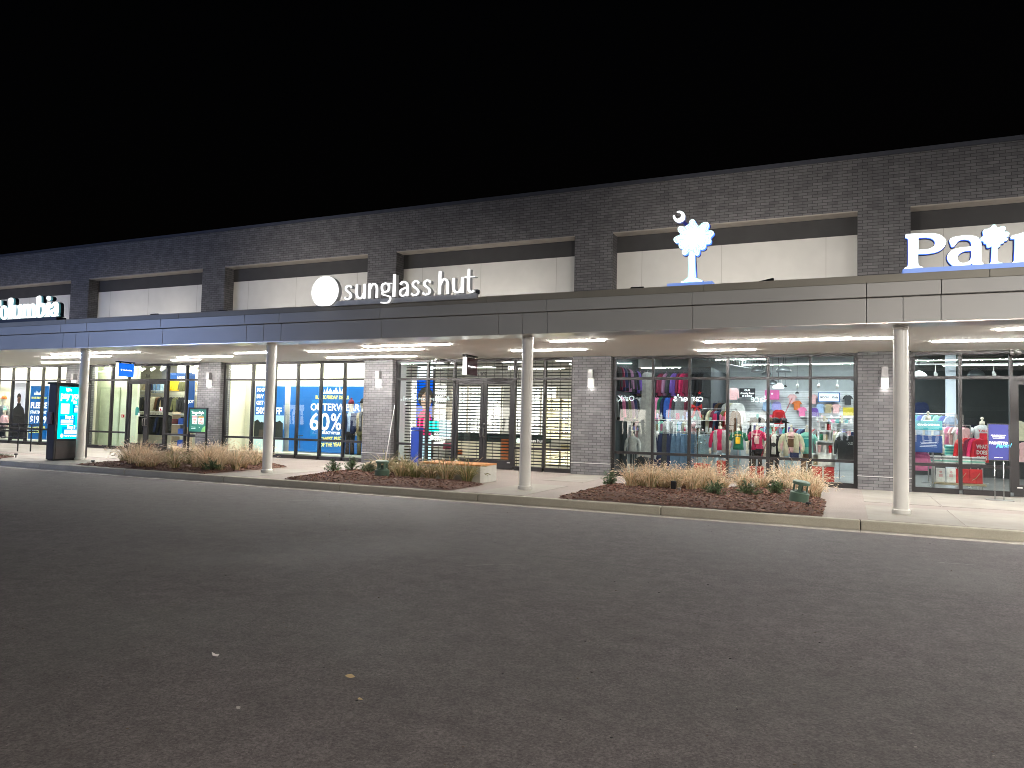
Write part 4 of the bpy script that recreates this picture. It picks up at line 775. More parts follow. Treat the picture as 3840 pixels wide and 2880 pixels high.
# blue easel sign right
t=thing('easel_sign','blue portrait sign on a chrome easel before the gift shop door','easel sign',(2.93,-1,0))
CHM=mat('chrome_tube',(.7,.7,.7),.15,.95)
for x in(2.86,3.02): obj('pole',MB().tube([(x,-1.0,.01),(x,-1.0,.86)],.011,8),CHM,t,smooth=True)
obj('base',MB().box(2.7,-1.16,.005,3.18,-.84,.017),mat('steel_plate',(.3,.3,.3),.4,.8),t,bevel=.003)
obj('frame',MB().box(2.735,-1.02,.845,2.75,-.99,1.625).box(3.11,-1.02,.845,3.125,-.99,1.625).box(2.75,-1.02,1.612,3.11,-.99,1.625).box(2.75,-1.02,.845,3.11,-.99,.858),CHM,t)
po=obj('panel',MB().box(2.75,-1.012,.858,3.11,-.995,1.612),litmat('indigo_panel',(.02,.03,.2),.12,(.035,.04,.2)),t)
g=MB(); text(g,'ASK US ABOUT OUR NEW',2.93,-1.014,1.37,.028,align='CENTER',bold=.001,width=.27); text(g,'LOYALTY PROGRAM',2.93,-1.014,1.335,.028,align='CENTER',bold=.001,width=.22)
text(g,'PALMETTO',2.93,-1.014,1.19,.075,align='CENTER',bold=.004,width=.33); text(g,'palmetto moon',2.93,-1.014,.9,.028,align='CENTER',width=.15)
g.box(2.83,-1.0145,1.31,3.04,-1.013,1.314); obj('white_lettering',g,litmat('white_print',(.9,.9,.9),.5),po)
g=MB(); text(g,'Perks!',2.88,-1.016,1.11,.11,shear=.4,bold=.002,rot=.1); obj('script_lettering',g,litmat('sky_print',(.1,.55,.8),.5),po)
# leaning rod
obj('rod',MB().tube([(-13.1,-.28,.005),(-12.98,-.02,1.86)],.012,8),mat('white_rod',(.7,.7,.68),.4),label='thin white rod leaning on the brick pier behind the boulder',cat='rod',at=(-13.1,-.28,0),smooth=True)
# litter on the asphalt
def flake(name,x,y,s,seed,m,label,cat):
    rnd=random.Random(seed); n=7; g=MB(); P=[(s[0]*math.cos(k*2*PI/n)*rnd.uniform(.6,1.1),s[1]*math.sin(k*2*PI/n)*rnd.uniform(.6,1.1)) for k in range(n)]
    vs=[(a,b,.004+rnd.uniform(0,s[2])) for a,b in P]; vs+= [(a,b,z+.003) for a,b,z in vs]; vs+=[(0,0,.006+s[2]*.6)]
    g.add([(x+a,y+b,-.148+z) for a,b,z in vs],[tuple(range(n))]+[(n+k,n+(k+1)%n,2*n) for k in range(n)]+[(k,(k+1)%n,n+(k+1)%n,n+k) for k in range(n)])
    return obj(name,g,m,label=label,cat=cat,at=(x,y,-.15))
flake('paper_scrap',-3.8,-15.89,(.045,.014,.014),1,mat('white_wrapper',(.75,.72,.7),.5),'crumpled white paper scrap lying on the dark asphalt','litter')
flake('dry_leaf',-2.78,-15.8,(.035,.025,.008),2,mat('tan_leaf',(.5,.38,.2),.8),'tan dry leaf on the asphalt, the larger and farther of two','leaf')
flake('dry_leaf',-2.5,-16.08,(.02,.016,.012),3,mat('tan_leaf',(.5,.38,.2),.8),'small curled tan leaf on the asphalt near the larger leaf','leaf')
flake('pebble',-3.0,-16.49,(.016,.012,.012),4,mat('pale_pebble',(.35,.34,.32),.8),'pale pebble on the asphalt near the bottom of the picture','pebble')
flake('paper_scrap',3.2,-6.8,(.03,.02,.01),9,mat('white_wrapper',(.75,.72,.7),.5),'tiny white scrap in the gutter at the right','litter')
rnd=random.Random(11); g=MB(); gm=[mat('grit_pale',(.28,.26,.23),.9),mat('grit_brown',(.12,.09,.06),.9),mat('grit_dark',(.02,.02,.02),.9)]
for i in range(900):
    y=-19.0+12*rnd.random()**1.2; x=rnd.uniform(-16,5) if y>-12 else rnd.uniform(-9,4)
    r=rnd.choice([.002,.0025,.003,.004]); g.obox((x,y,-.148),(r*1.5,rnd.uniform(-r,r),0),(rnd.uniform(-r,r)*.5,r,0),(0,0,r*.4),rnd.choice([0,0,1,1,2,2]))
obj('grit',g,gm,kind='stuff',fix=False)
# ================================================================ SHOP INTERIORS
S_=SHOP
# real ceiling fixtures: a shallow housing with a light below
def fixture(label,x,y,z,sx,sy,p,col=(1,.98,.95),strip=0,group=None):
    t=thing('ceiling_fixture',label,'ceiling light',(x,y,z),group)
    obj('housing',MB().box(x-sx/2,y-sy/2,z,x+sx/2,y+sy/2,z+.05),WH,t)
    if strip: obj('diffuser',MB().box(x-sx/2+.02,y-sy/2+.02,z-.012,x+sx/2-.02,y+sy/2-.02,z-.001),emit('diffuser_%d_%d'%(strip,int(col[2]*100)),col,strip),t)
    area('shop_light',(x,y,z-.02),sx*.95,sy*.9,p*S_,col,(0,0,0),t)
    return t
W1=(1,.96,.84); W2=(.86,.96,1)
fixture('long white light box over the blue sale poster',-17.3,.72,3.55,5.8,.3,330,W1,5)
fixture('long white light box over the fleece poster window',-31.8,.68,3.55,6,.3,330,W1,5)
fixture('small square light over the pale green vestibule',-27.3,.75,3.7,1.1,.4,85,W1,4)
for i,(x,y) in enumerate([(-25.2,2.2),(-22.8,2.2),(-27,3.6),(-24.4,3.9)]):
    fixture(['ceiling light over the clothing racks nearest the doors','ceiling light over the racks behind the blue banner','ceiling light deep inside behind the vestibule','ceiling light deep inside over the back racks'][i],x,y,3.75,1.6,.5,120,(1,.98,.92),8)
for i,(x,y) in enumerate([(-12.2,2.0),(-10,2.6),(-8,2.4)]): fixture(['dim ceiling light over the portrait light box','dim ceiling light behind the eyewear shop doors','dim ceiling light over the right eyewear shelves'][i],x,y,3.4,1.0,.25,26,(1,.95,.88),5)
for i,(x,y) in enumerate([(-5.0,1.6),(-2.0,2.4),(.2,2.6),(-2.8,6.2),(.4,6.2),(-5.3,3.4),(2.6,1.6),(5.0,1.8)]):
    fixture(['narrow ceiling tube over the pale dress','narrow ceiling tube over the window mannequins','narrow ceiling tube over the gift boxes','narrow ceiling tube before the slat wall left','narrow ceiling tube before the slat wall right','narrow ceiling tube over the wall of hanging tops','narrow ceiling tube over the folded tops table','narrow ceiling tube behind the gift shop door'][i],x,y,3.9,1.5,.12,[42,88,84,150,150,36,92,45][i],W2,14)
# ---------- colours
PAL={}
def cm(key,c,r=.85):
    return mat('cloth_'+key,c,r,var=.14,vs=14,bump=.25,bs=40)
C=dict(black=(.012,.012,.014),charcoal=(.045,.047,.05),grey=(.22,.23,.23),light_grey=(.42,.43,.42),white=(.75,.75,.72),cream=(.6,.56,.40),navy=(.015,.025,.08),blue=(.03,.1,.42),pale_blue=(.3,.42,.6),denim=(.11,.2,.32),pale_denim=(.32,.46,.53),teal=(.04,.33,.32),mint=(.25,.62,.5),green=(.02,.16,.09),olive=(.12,.12,.05),khaki=(.35,.29,.17),yellow=(.85,.5,.02),orange=(.6,.16,.04),red=(.5,.015,.02),crimson=(.55,.02,.1),pink=(.75,.2,.38),pale_pink=(.7,.42,.42),mauve=(.32,.16,.26),maroon=(.16,.015,.04),purple=(.12,.06,.28),lilac=(.38,.36,.7),brown=(.12,.06,.03),skin=(.66,.6,.5))
def K_(k): return cm(k,C[k])
def sil(kind):
    if kind=='top': return [(-.07,0),(0,-.03),(.07,0),(.2,-.05),(.27,-.16),(.33,-.58),(.25,-.6),(.2,-.26),(.2,-.68),(-.2,-.68),(-.2,-.26),(-.25,-.6),(-.33,-.58),(-.27,-.16),(-.2,-.05)]
    if kind=='tee': return [(-.07,0),(0,-.035),(.07,0),(.2,-.05),(.32,-.22),(.24,-.28),(.19,-.2),(.2,-.64),(-.2,-.64),(-.19,-.2),(-.24,-.28),(-.32,-.22),(-.2,-.05)]
    if kind=='trousers': return [(-.17,0),(.17,0),(.19,-.3),(.2,-.98),(.03,-.98),(0,-.32),(-.03,-.98),(-.2,-.98),(-.19,-.3)]
    if kind=='vest': return [(-.09,0),(.09,0),(.17,-.05),(.16,-.2),(.22,-.3),(.22,-.64),(-.22,-.64),(-.22,-.3),(-.16,-.2),(-.17,-.05)]
    if kind=='dress': return [(-.09,0),(.09,0),(.15,-.05),(.14,-.3),(.2,-.8),(.3,-1.9),(.2,-2.0),(-.15,-1.95),(-.28,-2.0),(-.2,-.9),(-.14,-.3),(-.15,-.05)]
SM={}
def gmesh(kind,th=.05):
    if kind in SM: return SM[kind]
    vf=shape2d([smooth_poly(sil(kind),2)],th*.4,-.012,.014); g=put2d(MB(),vf)
    # hanger hook
    g.tube([(0,0,-.01),(0,0,.05),(.02,0,.07),(.03,0,.05)],.004,5)
    # soft folds
    g.v=[(x,y+(.018*math.sin(x*38+z*6)*min(1,max(0,-z*2))) ,z) for x,y,z in g.v]
    SM[kind]=g.mesh(kind,K_('grey'),smooth=False); return SM[kind]
CN=dict(top='long sleeved top',tee='short sleeved tee',trousers='pair of trousers',vest='padded vest',dress='long dress')
NM=dict(top='sweatshirt',tee='t_shirt',trousers='jeans',vest='padded_vest',dress='dress')
def garment(kind,col,x,y,z,rz,label,group=None,s=1,name=None,sx=1):
    me=gmesh(kind); o=bpy.data.objects.new(name or NM[kind],me); COL.objects.link(o)
    o.location=(x,y,z); o.rotation_euler=(0,0,rz); o.scale=(s*sx,s,s)
    o.material_slots[0].link='OBJECT'; o.material_slots[0].material=K_(col); o['label']=label; o['category']='garment'
    if group: o['group']=group
    return o
def cw(c): return c.replace('_',' ')
def rail_of(kind,cols,x0,x1,y,z,place,group,rz=0,sx=1,s=1,skew=0,jit=.08):
    n=len(cols)
    for i,c in enumerate(cols):
        f=i/(max(1,n-1)); garment(kind,c,x0+(x1-x0)*f,y+skew*f+random.uniform(-.01,.01),z+random.uniform(-.01,.01),rz+random.uniform(-jit,jit),'%s %s hanging %s'%(cw(c),CN[kind],place),group+' '+cw(c),s,sx=sx)
def rack(label,x0,x1,y,z,ends=True):
    t=thing('clothes_rack',label,'clothes rack',((x0+x1)/2,y,0))
    obj('bar',MB().tube([(x0,y,z),(x1,y,z)],.012,8),STEEL,t)
    if ends:
        for x in(x0,x1): obj('upright',MB().tube([(x,y,.03),(x,y,z)],.012,8),STEEL,t); obj('foot',MB().box(x-.02,y-.25,.013,x+.02,y+.25,.03),STEEL,t)
def board(name,label,x0,z0,x1,z1,y,m,cat,th=.02,face='-y'):
    t=thing(name,label,cat,((x0+x1)/2,y,z0)); obj('board',MB().box(x0,y,z0,x1,y+th,z1),m,t); return t
LB=litmat('bright_blue_poster',(.0,.14,.5),.18,(.0,.115,.40)); PW=litmat('poster_white_print',(.95,.95,.95),.6,(.85,.85,.85)); PY=litmat('poster_yellow_print',(.8,.75,.15),.5,(.7,.65,.15))
def emblem(g,x,y,z,w):
    for k,(dx,h) in enumerate([(-.42,.5),(-.3,.75),(.0,.45),(.3,.8),(.42,.55)]): g.add([(x+(dx-.06)*w,y,z),(x+(dx+.06)*w,y,z),(x+dx*w,y,z+h*w*.36)],[(0,1,2)])
    for dx,h in [(-.15,.6),(.12,.7)]: 
        g.add([(x+(dx-.14)*w,y,z),(x+(dx+.14)*w,y,z),(x+dx*w,y,z+h*w*.36)],[(0,1,2)])
# sale poster 60%
t=board('sale_poster','big blue outerwear sale poster hanging behind the second window from the brick pier',-18.09,.2,-14.5,2.5,1.02,LB,'poster')
g=MB(); Y=1.016; emblem(g,-16.2,Y,2.24,.9)
text(g,'OUTERWEAR',-17.17,Y,1.66,.34,bold=.008,width=2.1); text(g,'60',-17.2,Y,.98,.84,bold=.016,width=.86); text(g,'%',-16.28,Y,1.0,.8,bold=.014,width=.46)
text(g,'SELECT STYLES',-16.62,Y,.845,.12,bold=.005,width=.75); obj('white_lettering',g,PW,t)
g=MB(); text(g,'BLACK FRIDAY DEALS',-16.97,Y,2.06,.17,bold=.006,width=1.42); text(g,'LOWEST PRICES',-16.75,Y,.60,.18,bold=.006,width=1.1,rot=.05); text(g,'OF THE YEAR',-16.7,Y,.40,.18,bold=.006,width=.95,rot=.05); obj('yellow_lettering',g,PY,t)
g=MB(); g.box(-17.75,Y,.75,-17.45,Y+.003,.78).tube([(-17.6,Y,.3),(-17.6,Y,.75)],.012,5); obj('hat_picture',g,mat('grey_hat_print',(.06,.08,.12),.8),t)
# footwear poster
t=board('footwear_poster','blue footwear sale poster half hidden by the second column',-19.72,.13,-18.35,2.5,1.02,LB,'poster')
g=MB(); 
for i,(s,w_) in enumerate([('FOOTWEAR',.95),('BUY ONE',.75),('GET ONE',.75)]): text(g,s,-19.66,1.014,2.3-i*.235,.19,bold=.008,width=w_)
text(g,'50% OFF',-19.66,1.014,1.5,.32,bold=.012,width=1.2); obj('white_lettering',g,PW,t)
obj('landscape_picture',MB().box(-19.718,1.013,.95,-18.352,1.018,1.45),litmat('pale_sky_print',(.35,.6,.8),.25,(.4,.6,.75)),t)
g=MB(); pl=[(-19.715,.58)]+[(-19.715+i*.07,1.22+.03*math.sin(i*.9)+random.uniform(-.03,.04)) for i in range(20)]+[(-18.36,.58)]; g.prism(pl,'y',1.008,1.0125); obj('hill_picture',g,mat('dark_forest_print',(.015,.02,.018),.8),t)
obj('pale_foot',MB().box(-19.718,1.013,.131,-18.352,1.018,.579),litmat('pale_aqua_print',(.5,.68,.66),.35,(.5,.65,.6)),t)
g=MB(); g.prism([(-19.5,.6),(-19.0,.58),(-18.95,.66),(-19.2,.74),(-19.3,.92),(-19.45,.92)],'y',1.0,1.007); obj('boot_picture',g,mat('brown_boot_print',(.07,.05,.04),.7),t)
# fleece poster and portrait
t=board('sale_poster','tall blue fleece sale poster between two window bars at the far left',-32.0,.2,-30.8,2.47,.62,LB,'poster')
g=MB(); emblem(g,-31.4,.614,2.1,.7); text(g,'FLEECE',-31.93,.614,1.53,.34,bold=.014,width=1.08); text(g,'STARTING AT',-31.93,.614,1.29,.18,bold=.007,width=1.08); text(g,'$19.99',-31.93,.614,.9,.42,bold=.014,width=1.08); obj('white_lettering',g,PW,t)
g=MB(); text(g,'BLACK FRIDAY DEALS',-31.9,.614,1.93,.11,bold=.005,width=1.0); text(g,'LOWEST PRICES',-31.95,.614,.6,.15,bold=.006,width=1.05,rot=.05); text(g,'OF THE YEAR',-31.95,.614,.45,.13,bold=.006,width=.8,rot=.05); obj('yellow_lettering',g,PY,t)
t=board('portrait_poster','tall pale poster of a person in a dark hooded jacket and knit cap',-33.15,.15,-32.28,2.62,.62,litmat('pale_lilac_poster',(.62,.6,.68),.35,(.6,.58,.64)),'poster')
def ell2(cx,cz,rx,rz,n=18,a0=0,a1=2*PI): return [(cx+rx*math.cos(a0+(a1-a0)*i/n),cz+rz*math.sin(a0+(a1-a0)*i/n)) for i in range(n)]
obj('jacket_picture',MB().prism([(-33.13,.16),(-32.3,.16),(-32.3,1.2),(-32.4,1.5),(-32.58,1.62),(-32.62,1.72),(-32.84,1.72),(-32.88,1.6),(-33.05,1.5),(-33.13,1.3)],'y',.61,.616),mat('dark_jacket_print',(.015,.013,.012),.8),t)
obj('face_picture',MB().prism(ell2(-32.73,1.9,.115,.19),'y',.604,.609),mat('brown_skin_print',(.16,.075,.04),.7),t)
obj('cap_picture',MB().prism(ell2(-32.73,2.0,.13,.15,14,0,PI)+[(-32.86,1.95),(-32.8,2.0),(-32.66,2.0),(-32.6,1.95)][::1],'y',.598,.603),mat('knit_cap_print',(.03,.02,.016),.9),t)
# ---------- mannequins
def loft(prof,x,y,n=14): # prof: (z,rx,ry,dx,dy)
    g=MB(); pts=[(x+p[3],y+p[4],p[0]) for p in prof]
    vs=[];fs=[]
    for (z,rx,ry,dx,dy) in prof: vs+=[(x+dx+rx*math.cos(2*PI*j/n),y+dy+ry*math.sin(2*PI*j/n),z) for j in range(n)]
    for i in range(len(prof)-1):
        for j in range(n): fs.append((i*n+j,i*n+(j+1)%n,(i+1)*n+(j+1)%n,(i+1)*n+j))
    fs+=[tuple(reversed(range(n))),tuple(range((len(prof)-1)*n,len(prof)*n))]
    return g.add(vs,fs)
def mannequin(label,x,y,z0,top,bot,s=1,head=False,hat=None,jacket=None,print_=None,bag=None,long=True,legs=True,skirt=False,name='mannequin',vestk=None,lean=0):
    t=thing(name,label,'mannequin',(x,y,z0)); Z=lambda v:z0+v*s
    body=MB()
    pr=[(Z(1.28),.055*s,.055*s,0,0),(Z(1.38),.05*s,.05*s,0,0)]
    body.v,body.f,body.m=loft(pr,x,y).v,loft(pr,x,y).f,loft(pr,x,y).m
    if head:
        h=loft([(Z(1.36),.045*s,.05*s,0,0),(Z(1.41),.06*s,.075*s,0,-.005),(Z(1.48),.075*s,.09*s,0,-.01),(Z(1.56),.078*s,.095*s,0,0),(Z(1.62),.06*s,.075*s,0,0),(Z(1.645),.02*s,.03*s,0,0)],x,y); body.add(h.v,h.f)
        body.add([(x-.012,y-.09*s,Z(1.47)),(x+.012,y-.09*s,Z(1.47)),(x,y-.125*s,Z(1.475)),(x,y-.095*s,Z(1.53))],[(0,1,2),(0,2,3),(1,3,2)])
    else: body.lathe((x,y,Z(1.38)),[(.05*s,0),(.02*s,.02),(.018*s,.05),(.035*s,.07),(.03*s,.1),(.005,.12)],12)
    # hands with fingers
    for sg in(-1,1):
        hx=x+sg*.255*s; body.tube([(hx,y-.03*s,Z(.77)),(hx+sg*.01,y-.05*s,Z(.71)),(hx,y-.06*s,Z(.66))],[.018*s,(.03*s,.015*s),(.028*s,.012*s)],8)
        for q,l in enumerate((.05,.065,.07,.06)): fx=hx+(q-1.5)*.014*s; body.tube([(fx,y-.06*s,Z(.665)),(fx,y-.068*s,Z(.665-l*.5)),(fx,y-.06*s,Z(.665-l))],[.008*s,.007*s,.005*s],5)
        body.tube([(hx-sg*.02*s,y-.055*s,Z(.71)),(hx-sg*.04*s,y-.075*s,Z(.675))],[.009*s,.007*s],5)
    obj('body',body,K_('skin'),t,smooth=True)
    tp=loft([(Z(.72),.165*s,.11*s,0,0),(Z(.85),.15*s,.105*s,0,0),(Z(.98),.14*s,.1*s,0,0),(Z(1.1),.165*s,.115*s,0,0),(Z(1.2),.18*s,.11*s,0,0),(Z(1.26),.15*s,.08*s,0,0),(Z(1.3),.07*s,.065*s,0,0)],x,y)
    for sg in(-1,1):
        e=.79 if long else 1.03
        tp.tube([(x+sg*.15*s,y,Z(1.22)),(x+sg*.215*s,y,Z(1.12)),(x+sg*.24*s,y+.01,Z(1.0))]+([(x+sg*.262*s,y-.01,Z(.9)),(x+sg*.26*s,y-.03*s,Z(e))] if long else []),[.062*s,.06*s,.056*s]+([.046*s,.04*s] if long else []),10)
    obj('shirt',tp,K_(top),t,smooth=True)
    if not long:
        a=MB()
        for sg in(-1,1): a.tube([(x+sg*.235*s,y,Z(1.06)),(x+sg*.258*s,y,Z(.92)),(x+sg*.255*s,y-.03*s,Z(.76))],[.038*s,.034*s,.022*s],8)
        obj('forearm',a,K_('skin'),t,smooth=True)
    if jacket:
        j=MB()
        for sg in(-1,1):
            j2=loft([(Z(.66),.1*s,.13*s,sg*.1*s,.0),(Z(.9),.095*s,.13*s,sg*.1*s,0),(Z(1.15),.105*s,.135*s,sg*.1*s,0),(Z(1.27),.075*s,.1*s,sg*.09*s,0)],x,y+.02); j.add(j2.v,j2.f)
            if not vestk: j.tube([(x+sg*.16*s,y,Z(1.22)),(x+sg*.235*s,y,Z(1.1)),(x+sg*.27*s,y+.02,Z(.98)),(x+sg*.28*s,y-.0,Z(.88)),(x+sg*.27*s,y-.03*s,Z(.78))],[.07*s,.07*s,.065*s,.056*s,.05*s],10)
        obj('jacket',j,K_(jacket),t,smooth=True)
    if print_:
        g=MB(); k,c2=print_
        if k=='faces': 
            g.lathe((0,0,0),[(.065*s,0),(.065*s,.004)],16); g.v=[(x+a,y-.125*s-c_,Z(1.0)+b) for a,b,c_ in g.v]
        else: g.box(x-.07*s,y-.13*s,Z(.9),x+.07*s,y-.118*s,Z(1.12)); text(g,k,x,y-.132*s,Z(1.15),.07*s,align='CENTER',bold=.002,width=.2*s)
        obj('print',g,K_(c2),t)
    if skirt: obj('skirt',loft([(Z(.3),.2*s,.18*s,0,0),(Z(.5),.18*s,.16*s,0,0),(Z(.74),.14*s,.1*s,0,0)],x,y),K_(bot),t,smooth=True)
    elif legs:
        g=loft([(Z(.60),.15*s,.105*s,0,0),(Z(.7),.155*s,.11*s,0,0),(Z(.76),.14*s,.1*s,0,0)],x,y)
        for sg in(-1,1): g.tube([(x+sg*.075*s,y,Z(.66)),(x+sg*.085*s,y-.01,Z(.4)),(x+sg*.09*s,y,Z(.04))],[(.088*s,.095*s),.062*s,.065*s],12)
        obj('trousers',g,K_(bot),t,smooth=True)
    else:
        obj('stand',MB().tube([(x,y,z0+.01),(x,y,Z(.73))],.015,8).lathe((x,y,z0),[(.14,0),(.14,.012),(.02,.03)],16),STEEL,t)
    if hat:
        hc,ht=hat
        g=loft([(Z(1.545),.084*s,.1*s,0,0),(Z(1.6),.084*s,.098*s,0,0),(Z(1.66),.06*s,.07*s,0,0),(Z(1.69),.02*s,.02*s,0,0)],x,y)
        if ht=='cap': g.box(x-.06*s,y-.19*s,Z(1.55),x+.06*s,y-.08*s,Z(1.562))
        if ht=='pom': g.lathe((x,y,Z(1.68)),[(.01,0),(.035,.02),(.035,.04),(.01,.06)],10)
        obj('hat',g,K_(hc),t,smooth=True)
    if bag: 
        g=MB().box(x-.02,y-.2*s,Z(.62),x+.2*s,y-.14*s,Z(.76)); g.tube([(x,y-.17*s,Z(.75)),(x-.12*s,y-.14*s,Z(1.1)),(x-.14*s,y-.05,Z(1.26))],.007,5); obj('shoulder_bag',g,K_(bag),t,bevel=.006)
    return t
mannequin('white headed mannequin in a maroon knit cap and navy jacket by the blue sale poster',-15.13,.62,.16,'pale_blue','black',1.12,True,('maroon','pom'),'navy')
mannequin('white headed mannequin in a black cap and olive vest beside the brick pier',-14.68,.66,.16,'charcoal','olive',1.14,True,('black','cap'),'khaki',vestk=1)
mannequin('adult mannequin in a pink brimmed hat and grey coat at the left edge',-33.75,.6,.16,'grey','charcoal',1.12,True,('orange','cap'),'grey')
mannequin('child mannequin in a mint knit hat and pale pink jacket at the left edge',-33.42,.45,.16,'pale_pink','charcoal',.8,True,('mint','pom'),'pale_pink')
# gift shop window mannequins
mannequin('headless form in a green printed tee with a striped bag over it',-2.65,.9,.2,'green','khaki',.86,print_=('JINGLE','yellow'),long=False,legs=False)
mannequin('form in a crimson tee with a smiling gift print and black belt bag',-2.2,1.15,.16,'crimson','black',.92,print_=('MERRY','pale_pink'),long=False,bag='black')
mannequin('headless form in a cream shirt over a pink tee with washed jeans',-1.33,.95,.05,'pale_pink','pale_denim',.98,jacket='cream',print_=('WILD','brown'),bag='navy')
mannequin('headless form in a mint tee behind the cream shirted form',-.98,1.6,.05,'mint','brown',.98,print_=('CRUSH','teal'),long=False)
mannequin('small form in a black and white tee behind the red garland',-1.8,1.5,.05,'white','black',.92,jacket='black',print_=('faces','charcoal'),vestk=1)
mannequin('form with a white tag head, bright pink hoodie and pale jeans',-3.2,1.35,.05,'crimson','pale_denim',1.0,jacket='light_grey',vestk=1)
mannequin('form in a pale green hooded top in the first gift shop pane',-5.6,1.1,.02,'light_grey','olive',.82,legs=False)
mannequin('bright white form above the teal banner in the right window',1.84,1.45,.15,'white','white',1.2,long=False,legs=False)
mannequin('grey tee form with red checked print near the gift shop door',3.15,2.6,.12,'light_grey','charcoal',1.15,long=False,legs=False,print_=('Y\'ALL','red'))
mannequin('pale flowing dress form hanging tall in the first gift shop pane',-5.3,2.0,.0,'white','light_grey',1.0,legs=False)
garment('dress','light_grey',-5.35,1.7,2.95,.1,'tall pale draped dress in the leftmost gift shop pane',None,1.25,sx=.8)
# ---------- gift shop fittings
wall('clothes_wall',mat('dark_slat_wall',(.06,.065,.07),.8),(-6.5,4.9,0,-4.05,4.98,3.35),(-4.1,4.98,0,-4.05,8.5,3.35))
for i,c in enumerate(['black','charcoal','maroon','navy','black','mauve','charcoal','black','purple','charcoal']):
    garment('top',c,-6.25,1.2+i*.33,3.15,random.uniform(-.2,.3),'%s top, %s from the glass high on the side wall'%(cw(c),ORD[i]),'tops high on the side wall',1.05,sx=.6)
for i,c in enumerate(['grey','black','pink','charcoal','olive','mauve','navy','charcoal','light_grey','black']):
    garment('top',c,-6.2,1.1+i*.34,2.25,random.uniform(-.2,.3),'%s top, %s from the glass in the middle of the side wall'%(cw(c),ORD[i]),'tops in the middle of the side wall',1.05,sx=.6)
up=['pale_pink','khaki','black','navy','charcoal','maroon','mauve','charcoal','purple','maroon','crimson','maroon','black','black','black','charcoal']
for i,c in enumerate(up): garment('top',c,-6.3+i*.145,4.55-.05*(i%3),3.12,random.uniform(.7,1.2),'%s top, %s from the left in the high row on the dark wall'%(cw(c),ORD[i]),'tops high on the dark wall',1.1,sx=.55)
mid=['light_grey','light_grey','charcoal','mauve','mauve','pink','green','navy','blue','crimson','charcoal','grey','maroon','maroon','light_grey','brown','navy','charcoal']
for i,c in enumerate(mid): garment('top',c,-6.3+i*.128,4.3-.06*(i%3),2.32,random.uniform(.6,1.15),'%s top, %s from the left in the middle row on the dark wall'%(cw(c),ORD[i]),'tops in the middle row on the dark wall',1.1,sx=.55)
low=['pale_pink','grey','pink','cream','light_grey','mint','white','light_grey','white','pale_blue','cream','light_grey','pale_pink','white']
for i,c in enumerate(low): garment('tee',c,-6.1+i*.15,3.6-.08*(i%2),1.55,random.uniform(.3,.9),'%s tee, %s from the left on the low rack before the dark wall'%(cw(c),ORD[i]),'tees on the low rack before the dark wall',.9,sx=.6)
rack('chrome rack of pale tees before the dark clothes wall',-6.2,-4.0,3.55,1.6)
for i,c in enumerate(['navy','navy','navy','charcoal','navy','denim','denim','denim','denim']): garment('trousers',c,-5.15+i*.13,2.0,1.18,random.uniform(.1,.5),'%s jeans, %s from the left on the dark jeans rack'%(cw(c),ORD[i]),'jeans on the dark rack',1.05)
rack('low rack of dark blue jeans in the second gift shop pane',-5.25,-4.0,2.0,1.22)
for i in range(8): garment('trousers','pale_denim',-3.75+i*.12,1.9,1.15,random.uniform(.1,.5),'pale washed jeans on the light jeans rack behind the small tree','jeans on the light rack',1.05)
rack('low rack of pale washed jeans behind the small tree',-3.85,-2.8,1.9,1.19)
for i,c in enumerate(['charcoal','navy','brown','black','light_grey','cream','white']): garment('top',c,-4.0+i*.12,5.4,2.2,random.uniform(.3,.7),'%s top, %s along the rail left of the black fitting room sign'%(cw(c),ORD[i]),'tops left of the black sign')
garment('top','pale_pink',-3.55,6.5,2.75,.3,'small pale pink top beside the black fitting room sign',None,.6)
# slat wall display
wy=8.3
for i,(x,z,k,c,l) in enumerate([(-2.3,2.36,'top','lilac','lilac sweatshirt on the slat wall behind the garland'),(-2.62,2.36,'top','pale_blue','pale blue sweatshirt on the slat wall'),(-1.78,2.62,'tee','pale_pink','high pale pink tee on the slat wall'),(-1.62,2.4,'tee','orange','orange patterned tee on the slat wall'),(-1.45,2.17,'tee','pink','bright pink tee on the slat wall'),(-1.06,2.15,'top','purple','purple grey sweatshirt on the slat wall'),(-1.1,2.62,'tee','pale_pink','pale pink tee left of the blue framed sign'),(.02,2.6,'tee','charcoal','dark tee right of the blue framed sign'),(-.85,2.3,'tee','pale_blue','pale blue tee under the framed sign'),(-.6,2.3,'tee','khaki','khaki tee under the middle of the framed sign'),(-.35,2.3,'tee','pale_pink','striped pink tee under the right of the framed sign'),(-.8,1.78,'tee','pale_pink','pale pink baby tee on the lower slat wall'),(-.4,1.75,'tee','light_grey','grey baby tee on the lower slat wall')]):
    garment(k,c,x,wy,z,0,l,None,.52)
garment('top','red',-1.8,3.0,1.95,.1,'red sweatshirt at the top end of the red garland',None,.62)
for z,x0,x1,l in [(2.16,-1.5,.3,'white wall shelf under the framed sign'),(1.96,-1.0,.1,'lower white wall shelf with toys')]:
    obj('wall_shelf',MB().box(x0,8.1,z-.35 if z>2 else z-.25,x1,8.45,z-.32 if z>2 else z-.22),WH,label=l,cat='shelf')
for i in range(7):
    x=-.95+i*.15; c=['white','pale_pink','khaki','white','light_grey','red','white'][i]
    o=rock('plush_toy',(x,8.2,1.83 if i%2 else 1.75),(.045,.045,.06),i,K_(c),'%s plush toy, %s along the white shelf'%(cw(c),ORD[i])); 
for o in COL.objects:
    if o.name.startswith('plush_toy'): o['category']='toy'; o['group']='plush toys on the wall shelf'
